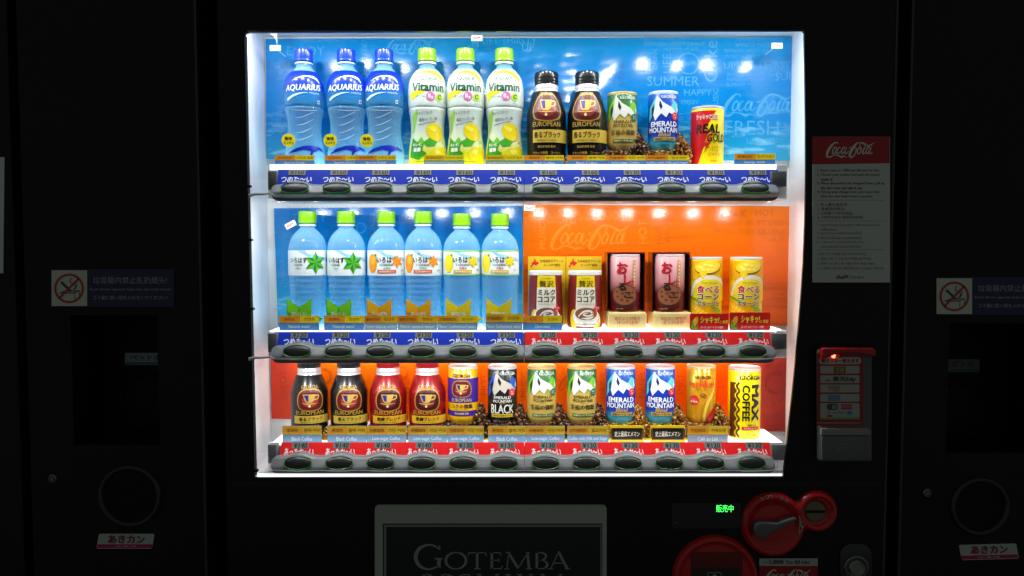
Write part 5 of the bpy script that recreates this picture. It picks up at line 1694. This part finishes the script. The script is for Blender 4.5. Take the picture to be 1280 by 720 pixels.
for i, s in enumerate(KO):
    pr.text(s, 1021.5, -(317.4 + 6 * i), h=3.6, w=(62, 68, 73, 84)[i], c=(96, 74, 70), lay=1, left=True)
script_logo(pr, 1053.5, -346.2, 16, (70, 30, 30), 1, fat=1.4, n=3)
pr.text('East Japan', 1071.5, -346.6, w=18, h=4.2, c=(70, 30, 30), lay=1, shear=0.3)
pr.build('sign_print', o)

# gotemba plate: serif capitals drawn as strokes
o, pr = sign('name_plate', 'pale grey plate with dark panel and large serif capital lettering', 'sign', 469, 630.5, 758, 860, 0.0, (176, 178, 172), 0.004, 5.0, rough=0.5)
for (i, c, l) in ((9.5, (10, 11, 12), 1), (11.0, (132, 134, 130), 2), (14.0, (16, 17, 22), 3)):
    pr.rect(469 + i, 758 - i * 0.55, -850, -(645.5 + i * 0.93), c, l)
LC = (150, 148, 142)
def serif_word(pr, word, base, h, spots, lay):
    for ch, (x0, x1) in zip(word, spots):
        w = x1 - x0
        H_ = h
        if ch == 'G' and x0 < 540:
            H_ = h * 1.42
        X = lambda u: x0 + u * w
        Z = lambda v: -base + v * H_
        tk, tn, sr = H_ * 0.15, H_ * 0.06, H_ * 0.055
        def st(pts, ws, n=1):
            pr.ribbon([(X(a), Z(b)) for a, b in pts], ws, LC, lay, n=n)
        def sf(u, v, half):
            pr.rect(X(u) - half * H_, X(u) + half * H_, Z(v) - (sr if v > 0.5 else 0), Z(v) + (0 if v > 0.5 else sr), LC, lay + 1)
        if ch == 'G':
            st([(.90, .80), (.74, .95), (.5, 1.0), (.2, .86), (.06, .5), (.2, .14), (.52, .0), (.86, .12)], [tn, tn * 1.2, tn * 1.3, tk * .9, tk * 1.1, tk * .9, tn * 1.2, tn * 1.4], 4)
            st([(.88, .06), (.88, .44)], tk); sf(.86, .41, .17)
            st([(.90, .78), (.90, .98)], tn)
        elif ch == 'O':
            pr.ribbon([(X(.5 + .45 * math.sin(2 * math.pi * i / 20)), Z(.5 + .48 * math.cos(2 * math.pi * i / 20))) for i in range(20)], [tn + (tk - tn) * abs(math.sin(2 * math.pi * i / 20)) for i in range(20)], LC, lay, closed=True, n=2)
        elif ch == 'T':
            st([(.5, 0), (.5, 1)], tk); st([(.02, .965), (.98, .965)], tn); sf(.5, 0, .2)
            st([(.02, .80), (.03, .97)], tn); st([(.98, .80), (.97, .97)], tn)
        elif ch == 'E':
            st([(.22, 0), (.22, 1)], tk)
            for v, e in ((.965, .88), (.52, .74), (.035, .96)):
                st([(.1, v), (e, v)], tn)
            st([(.88, .8), (.88, .98)], tn); st([(.95, .02), (.97, .2)], tn); st([(.74, .42), (.74, .62)], tn)
        elif ch == 'M':
            st([(.10, 0), (.17, .96)], tn); st([(.15, 1), (.50, .06)], tk); st([(.50, .04), (.84, .96)], tn); st([(.83, 1), (.90, 0)], tk)
            sf(.10, 0, .15); sf(.90, 0, .17); sf(.13, 1, .11); sf(.86, 1, .11)
        elif ch == 'B':
            st([(.2, 0), (.2, 1)], tk)
            st([(.1, .97), (.5, .97), (.82, .86), (.80, .64), (.5, .53), (.2, .53)], [tn, tn, tk * .8, tk * .8, tn, tn], 4)
            st([(.4, .53), (.8, .46), (.95, .27), (.8, .08), (.45, .03), (.1, .03)], [tn, tk * .5, tk, tk * .6, tn, tn], 4)
        elif ch == 'A':
            st([(.08, 0), (.46, .99)], tn); st([(.46, 1.03), (.90, 0)], tk); st([(.24, .36), (.70, .36)], tn); sf(.08, 0, .15); sf(.90, 0, .16)
        elif ch == 'P' or ch == 'R':
            st([(.25, 0), (.25, 1)], tk); sf(.25, 0, .17)
            st([(.1, .97), (.5, .97), (.84, .84), (.82, .60), (.5, .48), (.25, .48)], [tn, tn, tk * .8, tk * .8, tn, tn], 4)
            if ch == 'R':
                st([(.5, .48), (.78, .14), (1.0, 0)], [tk * .7, tk, tk * .7])
        elif ch == 'I':
            st([(.5, 0), (.5, 1)], tk); sf(.5, 0, .17); sf(.5, 1, .17)
        elif ch == 'U':
            st([(.2, 1), (.2, .34), (.34, .06), (.56, .01), (.76, .12), (.82, .4), (.82, 1)], [tk, tk, tk * .8, tn * 1.2, tn, tn, tn], 4)
            sf(.2, 1, .16); sf(.82, 1, .13)
serif_word(pr, 'GOTEMBA', 711.2, 21.4, [(517.5, 553), (556, 584), (585, 608), (611, 628), (630, 665), (667.5, 685), (686, 712)], 5)
serif_word(pr, 'PREMIUM', 738.6, 21.4, [(526, 543), (549, 568), (573, 589), (594, 626), (631, 639), (645, 668), (673, 705)], 5)
pr.build('plate_print', o)

# LED message panel
(xa, za), (xb, zb) = P(839, 660.5, 0), P(926, 628, 0)
panel = vpart('message_panel', box_mesh('message_panel', xa, xb, -0.002, -0.0002, za, zb, 0.0006), DARK_G)
pr = Print(absmap(-0.0021))
pr.text('販売中', 906, -635.6, w=21.5, h=9.2, c=mat((70, 255, 96), 0.5, emit=2.6), lay=1, bold=0.0)
pr.text('売切中', 900, -645.6, w=6.5, h=1.8, c=(40, 52, 44), lay=1)
pr.build('lit_message', panel)
x, z = P(845, 653.6, 0)
s = link('sensor_lens', lathe('sensor_lens', [(2.6, 0), (2.6, 1.0), (1.6, 1.8), (0.6, 2.0)], 20, 40, 0.00138), panel, (x, -0.002, z), mat((50, 54, 52), 0.2))
s.rotation_euler = (math.pi / 2, 0, 0)

# red coin panel made of three merging discs
CIR = [(893.5, 722.5, 54.0), (965.5, 655.0, 40.0), (1020.5, 638.6, 26.0)]
def sdf(x, y):
    d = None
    for cx, cy, r in CIR:
        e = math.hypot(x - cx, y - cy) - r
        if d is None:
            d = e
        else:
            k_ = 7.0
            h = max(k_ - abs(d - e), 0) / k_
            d = min(d, e) - h * h * k_ * 0.25
    return d
RED_P = mat((200, 16, 24), 0.32, coat=0.25, bump=0.03, bscale=500)
st_, gx0, gy0, nx, ny = 1.5, 836, 606, 144, 116
idx, vv, ff = {}, [], []
for j in range(ny):
    for i in range(nx):
        x, y = gx0 + i * st_, gy0 + j * st_
        d = sdf(x, y)
        if d > st_ * 0.75:
            continue
        if d > -st_ * 0.72:
            for _ in range(3):
                g = (sdf(x + .05, y) - sdf(x - .05, y), sdf(x, y + .05) - sdf(x, y - .05))
                L_ = math.hypot(*g) or 1
                dd = sdf(x, y)
                x, y = x - dd * g[0] / L_, y - dd * g[1] / L_
            d = 0.0
        t = -d
        hgt = 0.0105 * min(1, math.sin(min(t / 5.0, 1) * math.pi / 2) ** 0.8) if t < 5 else 0.0105 - 0.0035 * min(1, max(0, (t - 6.5)) / 3.0)
        # dish for the lever and ring for the coin slot
        rl = math.hypot(x - 965.5, y - 656)
        if rl < 30:
            hgt = min(hgt, 0.007 - 0.004 * min(1, (30 - rl) / 3.0))
        rc = math.hypot(x - 1018, y - 638)
        if rc < 16.5:
            hgt = 0.0105 - 0.006 * min(1, (16.5 - rc) / 3.5)
        X, Z = P(x, y, 0)
        idx[i, j] = len(vv)
        vv.append((X, -hgt - (0.0 if t > 0 else -0.0), Z))
for j in range(ny - 1):
    for i in range(nx - 1):
        q = [idx.get(k_) for k_ in ((i, j), (i, j + 1), (i + 1, j + 1), (i + 1, j))]
        if None not in q:
            ff.append(tuple(q))
coin = vpart('coin_panel', mesh_from('coin_panel', vv, ff, 60), RED_P)
bmc = bmesh.new(); bmc.from_mesh(coin.data); bmesh.ops.recalc_face_normals(bmc, faces=bmc.faces[:])
if sum(f.normal.y for f in bmc.faces) > 0:
    bmesh.ops.reverse_faces(bmc, faces=bmc.faces[:])
bmc.to_mesh(coin.data); bmc.free()
lev = [(578, 320), (586, 300), (604, 288), (650, 283), (740, 291), (800, 268), (862, 251), (877, 256), (880, 267), (800, 308), (760, 334), (708, 345), (690, 366), (672, 386), (640, 397), (608, 392), (586, 372), (577, 345)]
lev = [P(840 + x / 5.82, 600 + y / 5.82, 0) for x, y in lev]
link('lever', prism('lever', lev, -0.019, -0.003, 1.0, 0.0022, 40), coin, None, mat((96, 100, 102), 0.42))
pr = Print(absmap(-0.0108))
GP = (176, 172, 168)
for i, ch in enumerate('おつり・返却'):
    a = math.radians(112 - i * 10.6)
    pr.text(ch, 965.5 + 34.4 * math.cos(a), -655 + 34.4 * math.sin(a), h=4.6 if ch != '・' else 1.0, c=GP, lay=1, bold=0.03, rot=math.degrees(a) - 90)
pr.ribbon([(967.5 + 33 * math.cos(math.radians(a)), -655 + 33 * math.sin(math.radians(a))) for a in (20, 8, -4, -14)], [0.4, 1.6, 2.4, 2.6], GP, 1)
pr.poly([(1005.5, -657), (1000.5, -657), (998, -669)], GP, 1)
for i in range(9):
    a = math.radians(-140 + i * 12)
    pr.text('硬貨をいれてください'[i], 1020.5 + 21.5 * math.cos(a), -638.6 + 21.5 * math.sin(a), h=1.9, c=GP, lay=1, rot=math.degrees(a) + 90)
for i, ch in enumerate('おかね入口'):
    a = math.radians(24 - i * 12)
    pr.text(ch, 1020.5 + 21.6 * math.cos(a), -638.6 + 21.6 * math.sin(a), h=3.0, c=(150, 90, 90), lay=1, rot=math.degrees(a) - 90)
pr.ribbon([(945, -669), (952, -676.6), (963, -679), (974, -677), (980.5, -672.5)], [0.3, 0.7, 0.8, 0.7, 0.3], (150, 70, 70), 1)
pr.build('panel_lettering', coin)
x, z = P(1018, 638, 0)
c_ = link('coin_plate', lathe('coin_plate', [(13.6, 0), (13.6, 1.0), (12.6, 1.8), (3, 1.8)], 36, 30, 0.00138), coin, (x, -0.0042, z), mat((120, 112, 92), 0.3, metal=1.0, bump=0.1, bscale=200))
c_.rotation_euler = (math.pi / 2, 0, 0)
(xa, za), (xb, zb) = P(1006, 639.4, 0), P(1029, 636.6, 0)
link('coin_slot', box_mesh('coin_slot', xa, xb, -0.0078, -0.006, za, zb), coin, None, DARK)
# bill slot
(xa, za), (xb, zb) = P(862, 745, 0), P(927, 688, 0)
link('bill_frame', box_mesh('bill_frame', xa, xb, -0.0085, -0.004, za, zb, 0.0012), coin, None, mat((112, 8, 12), 0.35))
(xa, za), (xb, zb) = P(864, 742, 0), P(923, 706.5, 0)
link('bill_slot', box_mesh('bill_slot', xa, xb, -0.0095, -0.005, za, zb, 0.001), coin, None, mat((52, 34, 22), 0.4))
pr = Print(absmap(-0.0098))
pr.rect(884.5, 902, -740, -715.2, (150, 150, 146), 1)
pr.rect(885.6, 900.9, -740, -716.2, (40, 28, 20), 2)
pr.poly([(893.2, -717), (898.5, -722), (895.5, -722), (895.5, -730), (891, -730), (891, -722), (888, -722)], (180, 180, 176), 3)
pr.build('slot_mark', coin)
for x in (853, 936):
    X, Z = P(x, 721, 0)
    s = link('rivet', lathe('rivet', [(3, 0), (3, 1.6), (1.8, 2.6)], 20, 30, 0.00138), coin, (X, -0.007, Z), RED_P)
    s.rotation_euler = (math.pi / 2, 0, 0)

# bill inlet sticker
o, pr = sign('bill_inlet_sign', 'red sticker with white script under a bill inlet caption', 'sign', 949, 698, 1022, 741, 0.0, (160, 12, 28))
pr.rect(949, 1022, -707.3, -698, (178, 180, 176), 1)
pr.text('←', 957, -702.6, w=4, h=3, c=(50, 20, 24), lay=2)
pr.text('1,000', 970.5, -702.6, w=17, h=5.4, c=(50, 20, 24), lay=2, bold=0.04)
pr.text('Yen Bill Inlet', 997, -702.6, w=30, h=4.8, c=(50, 20, 24), lay=2, bold=0.02)
script_logo(pr, 985, -721, 58, (206, 206, 200), 2, fat=1.15)
pr.build('sign_print', o)

# lock with its plate
pts = [P(u, -v, 0) for u, v in rrect(1049, 1088.5, -752, -679, 14, 8)]
lk = vpart('lock', prism('lock', pts, -0.004, 0.0, 1.0, 0.0012, 40), mat((70, 72, 72), 0.25, metal=0.8))
x, z = P(1068.8, 708.5, 0)
for nm, prof, m in (('lock_ring', [(16, 0), (16, 1.6), (14.6, 2.6), (13, 2.6), (12, 1.4), (11, 1.2)], mat((120, 122, 122), 0.3, metal=1.0)), ('lock_barrel', [(10, 0), (10, 3.0), (9, 4.4), (7.6, 4.4), (6.8, 3.2), (2, 3.2)], mat((150, 152, 150), 0.28, metal=1.0))):
    s = link(nm, lathe(nm, prof, 36, 35, 0.00138), lk, (x, -0.0036, z), m)
    s.rotation_euler = (math.pi / 2, 0, 0)

# card reader
pts = [P(u, -v, 0) for u, v in rrect(1020.5, 1085, -574, -436, 3)]
rd = vpart('card_reader', prism('card_reader', pts, -0.016, 0.0, 1.0, 0.002, 40), mat((86, 88, 88), 0.4, bump=0.05, bscale=600))
pts = [P(u, -v, 0) for u, v in [(1020, -446), (1020, -435), (1022, -433), (1083, -433), (1086.5, -435), (1086.5, -443), (1080, -442.5), (1066, -439.6), (1052, -438.6), (1038, -440.5), (1028, -443.5)]]
link('hood', prism('hood', pts, -0.026, -0.015, 1.0, 0.002, 40), rd, None, mat((176, 14, 26), 0.3, coat=0.2))
pr = Print(absmap(-0.0163))
pr.rect(1021.5, 1079, -532, -441, (150, 10, 22), 1)
pr.poly(rrect(1023.6, 1076.4, -455.2, -446.4, 4.2), (190, 176, 176), 2)
pr.text('電子マネー使えます', 1050, -450.8, w=47, h=5.4, c=(130, 16, 26), lay=3, bold=0.05)
for y0, y1 in ((457.3, 466.8), (469, 478.8), (480.6, 490.4), (492.4, 502), (503.8, 524.4)):
    pr.poly(rrect(1025.2, 1074.2, -y1, -y0, 1.0, 2), (166, 170, 164), 2)
pr.rect(1042, 1057, -466.4, -458, (120, 92, 46), 3)
pr.text('交通', 1049.5, -462.2, w=10, h=6, c=(176, 160, 110), lay=4, bold=0.03)
pr.text('楽天Edy', 1055, -474, w=28, h=7.4, c=(26, 26, 28), lay=3, bold=0.04)
pr.text('Edy', 1035, -475.4, w=6, h=3.2, c=(60, 60, 66), lay=3, bold=0.03)
pr.rect(1035, 1050, -487, -482, (150, 126, 118), 3)
pr.text('nanaco', 1045, -488.6, w=8, h=2, c=(130, 60, 60), lay=3)
pr.rect(1035, 1050, -501, -493.6, (92, 130, 170), 3)
pr.poly(rrect(1033, 1047.5, -512.4, -504.6, 3.6), (60, 66, 62), 3)
pr.text('iD', 1043, -508.5, h=4, c=(190, 190, 186), lay=4, bold=0.03)
pr.rect(1051.6, 1064.8, -511.8, -505.2, (190, 30, 90), 3)
pr.text('QUICPay', 1058.2, -508.5, w=11, h=2.6, c=(220, 190, 200), lay=4)
pr.disc(1036, -515.6, 1.6, (130, 124, 70), 3)
pr.text('Suica PASMO', 1049, -515.6, w=17, h=2.0, c=(60, 70, 66), lay=3)
for x0, x1, y0, y1, c in ((1059, 1064.6, 514, 517.8, (40, 120, 190)), (1033.6, 1040.6, 518.6, 521.2, (180, 40, 60)), (1045, 1053, 519, 520.8, (130, 170, 180)), (1057, 1064.6, 518.4, 521.4, (110, 170, 190))):
    pr.rect(x0, x1, -y1, -y0, c, 3)
pr.rect(1025.2, 1074.2, -524.4, -522, (110, 150, 60), 3)
pr.rect(1022, 1076, -529.4, -527.6, (150, 120, 124), 2)
pr.build('reader_print', rd)
pts = [P(u, -v, 0) for u, v in [(1021, -541), (1021, -532), (1078, -532), (1082, -534), (1082, -541)]]
link('ledge', prism('ledge', pts, -0.021, -0.015, 1.0, 0.0015, 40), rd, None, mat((140, 132, 134), 0.3))
pts = [P(u, -v, 0) for u, v in rrect(1021.5, 1083.5, -572, -541.5, 2.5)]
link('touch_pad', prism('touch_pad', pts, -0.020, -0.015, 1.0, 0.0015, 40), rd, None, mat((98, 100, 100), 0.45, bump=0.05, bscale=600))
pr = Print(absmap(-0.0203))
LG = (132, 134, 132)
pr.ribbon([(1047, -564), (1051, -559.5), (1053.6, -561.6), (1052, -563.6)], 0.9, LG, 1)
pr.ribbon([(1047.6, -556), (1053, -554.4), (1057, -557), (1056.6, -562.4)], 0.9, LG, 1)
pr.build('touch_mark', rd)
for x, c, e in ((1027.6, (90, 40, 36), 0), (1037, (255, 70, 46), 14), (1045.5, (120, 60, 56), 0)):
    X, Z = P(x, 443.2, 0)
    s = link('indicator_led', lathe('indicator_led', [(2.5, 0), (2.5, 1.2), (1.4, 2.2), (0.4, 2.4)], 16, 60, 0.00138), rd, (X, -0.0158, Z), mat(c, 0.4, emit=e))
    s.rotation_euler = (math.pi / 2, 0, 0)

# ------------------------------------------------------------------ waste bins left and right, and the next machine
def circ(cx, cy, r, Y=0.0, n=40):
    return [P(cx + r * math.cos(2 * math.pi * i / n), cy + r * math.sin(2 * math.pi * i / n), Y) for i in range(n)]

def waste_bin(label, x0, x1, rec, hole, key, ring2):
    b = thing('waste_bin', label, 'waste bin', ((x0 + x1) / 2, 0.3, 0))
    off = -Vector(b.location)
    def part(name, me, m, par=None):
        o = link(name, me, par or b, off if par is None else (0, 0, 0), m)
        return o
    bm = bmesh.new()
    box_bm(bm, x0, x0 + 0.012, 0.009, 0.66, 0.0, 1.95)
    box_bm(bm, x1 - 0.012, x1, 0.009, 0.66, 0.0, 1.95)
    box_bm(bm, x0 + 0.013, x1 - 0.013, 0.63, 0.66, 0.0, 1.95)
    box_bm(bm, x0 + 0.013, x1 - 0.013, 0.009, 0.629, 1.93, 1.95)
    part('bin_body', bm_mesh(bm, 'bin_body'), BLACK_B)
    (ra, rz1), (rb, rz0) = P(rec[0], rec[1], 0), P(rec[2], rec[3], 0)
    hx, hy, hr = hole
    front = holed_plate('front_panel', rrect(x0, x1, 0.0, 1.95, 0.008), [rect(ra, rb, rz0, rz1), circ(hx, hy, hr)], 0.0, 0.008)
    fp = part('front_panel', front, BLACK_B)
    ex = x1 if x0 < 0 else x0 + 0.005
    part('panel_edge_glint', box_mesh('panel_edge_glint', ex - 0.0045, ex - 0.0008, -0.0012, 0.0, 0.01, 1.94, 0.0003), EDGE)  # edge glint painted as a thin lighter strip
    # recess box
    yb_ = 0.105
    V = [(ra, 0.0085, rz0), (rb, 0.0085, rz0), (rb, 0.0085, rz1), (ra, 0.0085, rz1), (ra, yb_, rz0), (rb, yb_, rz0), (rb, yb_, rz1), (ra, yb_, rz1)]
    # push the mouth sides out a hair so that the walls meet the panel from behind
    part('recess', mesh_from('recess', V, [(4, 5, 6, 7), (0, 4, 7, 3), (1, 2, 6, 5), (3, 7, 6, 2), (0, 1, 5, 4)]), DARK)
    X, Z = P(hx, hy, 0)
    k = 0.00138
    s = part('mouth_ring', lathe('mouth_ring', [(hr + 4.2, 0), (hr + 3.8, 2.4), (hr + 2.4, 4.0), (hr + 0.4, 4.4), (hr - 1.6, 3.0), (hr - 2.4, 0.4), (hr - 2.4, -6)], 56, 50, k), mat((34, 35, 32), 0.3, spec=0.5))
    s.location = Vector((X, 0, Z)) + off
    s.rotation_euler = (math.pi / 2, 0, 0)
    s = part('mouth_tube', lathe('mouth_tube', [(hr - 2.6, 0.2), (hr - 3.0, -6), (hr - 3.6, -150), (0.5, -150)], 40, 50, k), DARK)
    s.location = Vector((X, 0, Z)) + off
    s.rotation_euler = (math.pi / 2, 0, 0)
    cx, cy, r2 = ring2
    X, Z = P(cx, cy, yb_)
    s = part('bottle_mouth_ring', lathe('bottle_mouth_ring', [(r2 + 2, 0.2), (r2 + 2, 2.2), (r2 + 1.2, 3.0), (r2 - 0.6, 3.0), (r2 - 2, 1.8), (r2 - 2.4, 0.3), (0.5, 0.3)], 56, 50, k * 1.07), mat((7, 8, 7), 0.5, spec=0.2))
    s.location = Vector((X, yb_, Z)) + off
    s.rotation_euler = (math.pi / 2, 0, 0)
    X, Z = P(key[0], key[1], 0)
    s = part('keyhole', lathe('keyhole', [(5.4, 0), (5.4, 1.2), (4.4, 2.2), (3.6, 2.2), (3.0, 1.0), (2.4, 1.0), (1.8, 2.4), (0.6, 2.4)], 28, 35, k), mat((120, 122, 118), 0.3, metal=1.0))
    s.location = Vector((X, 0, Z)) + off
    s.rotation_euler = (math.pi / 2, 0, 0)
    return b

waste_bin('black waste bin with a bottle recess whose key lock is beside a white notice edge', -0.841, -0.535, (88, 394, 200, 556), (163, 620, 36), (66, 598), (184, 500, 33))
waste_bin('black waste bin next to the red headed instruction notice', 0.678, 1.06, (1187, 404, 1300, 566), (1224, 633, 33.5), (1158.5, 616), (1199, 512, 34))

def smoke_sign(x0, y0, w, h, label):
    o, pr = sign('no_smoking_sign', label, 'sign', x0, y0, x0 + w, y0 + h, 0.0, (26, 24, 74), 0.0012, 1.2, 'no cigarette signs on the bins')
    pr.rect(x0 + 0.6, x0 + 45, -(y0 + h - 1), -(y0 + 1.4), (196, 200, 186), 1)
    cx, cy = x0 + 22.6, y0 + h / 2 + 0.4
    D = (34, 34, 44)
    pr.poly([(cx - 11.8, -(cy + 6)), (cx - 4, -(cy + 3.0)), (cx + 13, -(cy + 3)), (cx + 7, -(cy + 6))], (150, 152, 150), 2)
    for a in ([(cx - 12, -(cy + 6)), (cx + 7, -(cy + 6)), (cx + 7, -(cy + 13.6))], [(cx - 12, -(cy + 6)), (cx - 4, -(cy + 3))], [(cx + 7, -(cy + 6)), (cx + 13, -(cy + 3)), (cx + 13, -(cy + 10))], [(cx + 13, -(cy + 3)), (cx - 4, -(cy + 3))]):
        pr.ribbon(a, 0.9, D, 3, n=1)
    pr.ribbon([(cx - 10, -(cy - 8)), (cx + 2, -(cy + 3.4))], 2.6, D, 4, n=1)
    pr.ribbon([(cx + 5, -(cy + 2)), (cx + 8, -(cy - 3)), (cx + 1.4, -(cy - 8)), (cx + 3, -(cy - 13))], 1.0, D, 3)
    pr.ribbon([(cx + 7, -(cy + 1)), (cx + 10, -(cy - 4)), (cx + 5.5, -(cy - 8.6))], 0.8, D, 3)
    R_ = (180, 20, 36)
    pr.ring(cx, -cy, 17.2, 2.4, R_, 5)
    pr.ribbon([(cx - 12.2, -(cy + 12.2)), (cx + 12.2, -(cy - 12.2))], 2.4, R_, 5, n=1)
    LG = (150, 150, 176)
    pr.text('垃圾箱内禁止乱扔烟头!', x0 + 98.5, -(y0 + 13.8), w=92, h=8.6, c=LG, lay=2)
    pr.text("Don't throw cigarette butts into the trash boxes!", x0 + 99, -(y0 + 25.4), w=101, h=3.8, c=LG, lay=2, bold=0.02)
    pr.text('ゴミ箱に吸い殻を入れないでください!', x0 + 99, -(y0 + 35.4), w=93, h=5.4, c=LG, lay=2, bold=0.01)
    pr.build('sign_print', o)
smoke_sign(64, 336.5, 154, 47, 'navy no cigarette sign above the key lock by the white notice edge')
smoke_sign(1170, 346.5, 158, 47, 'navy no cigarette sign beside the red headed instruction notice')

def can_sign(x0, y0, x1, y1, label, sk):
    o, pr = sign('empty_can_sign', label, 'sign', x0, y0, x1, y1, 0.0, (176, 184, 180), 0.0012, 2.0, 'empty can labels on the bins', skew=3.0 * sk)
    pr.poly([(x0 + 0.3 - 1.5 * sk, -(y1 - 0.5)), (x1 - 0.3 - 1.5 * sk, -(y1 - 0.5)), (x1 - 0.3 - 0.8 * sk, -(y1 - 5.2)), (x0 + 0.3 - 0.8 * sk, -(y1 - 5.2))], (176, 10, 84), 1)
    pr.text('あきカン', (x0 + x1) / 2 + 1, -(y0 + 6.9), w=45, h=9.6, c=(140, 14, 60), lay=2, bold=0.05)
    pr.text('CANS・空罐・빈깡통', (x0 + x1) / 2, -(y1 - 2.8), w=27, h=2.4, c=(226, 190, 206), lay=2)
    pr.build('sign_print', o)
    return o
can_sign(122.5, 667, 192, 685.5, 'pale pink edged empty can label under the round bin mouth by the key lock', 1)
o = can_sign(1200, 680, 1271.5, 699, 'pale pink edged empty can label on the bin beside the instruction notice', -1)
o.rotation_euler = (0, math.radians(-1.5), 0)

Yr = 0.105
o, pr = sign('bottle_sign', 'dim plastic bottle label inside the bin recess under the full no cigarette sign', 'sign', 156.5, 441, 226, 456, Yr, (150, 166, 172), 0.0012, 2.0, 'bottle labels inside the bin recesses')
pr.rect(157, 225.5, -455.6, -452.6, (40, 90, 140), 1)
pr.text('ペットボトル', 192, -447, w=58, h=8, c=(40, 60, 70), lay=2, bold=0.03)
pr.build('sign_print', o)
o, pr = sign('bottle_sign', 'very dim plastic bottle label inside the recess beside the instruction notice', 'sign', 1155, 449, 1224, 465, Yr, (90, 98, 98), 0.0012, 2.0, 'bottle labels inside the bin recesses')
pr.rect(1156, 1223.5, -464.6, -461.6, (40, 70, 100), 1)
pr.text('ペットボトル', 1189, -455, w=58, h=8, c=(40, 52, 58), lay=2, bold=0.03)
pr.build('sign_print', o)

# the neighbouring machine at the edge of the frame
nb = thing('neighbour_machine', 'dark machine cut off at the edge with a white notice on it', 'vending machine', (-1.2, 0.3, 0))
link('machine_body', box_mesh('machine_body', -0.35, 0.343, -0.3, 0.36, 0.0, 1.95, 0.006, 40), nb, None, BLACK)
o, pr = sign('white_notice', 'white paper notice on the dark machine at the edge', 'sign', -90, 196, 5.2, 341, 0.0, (206, 210, 206))
o.rotation_euler = (0, math.radians(0.6), 0)
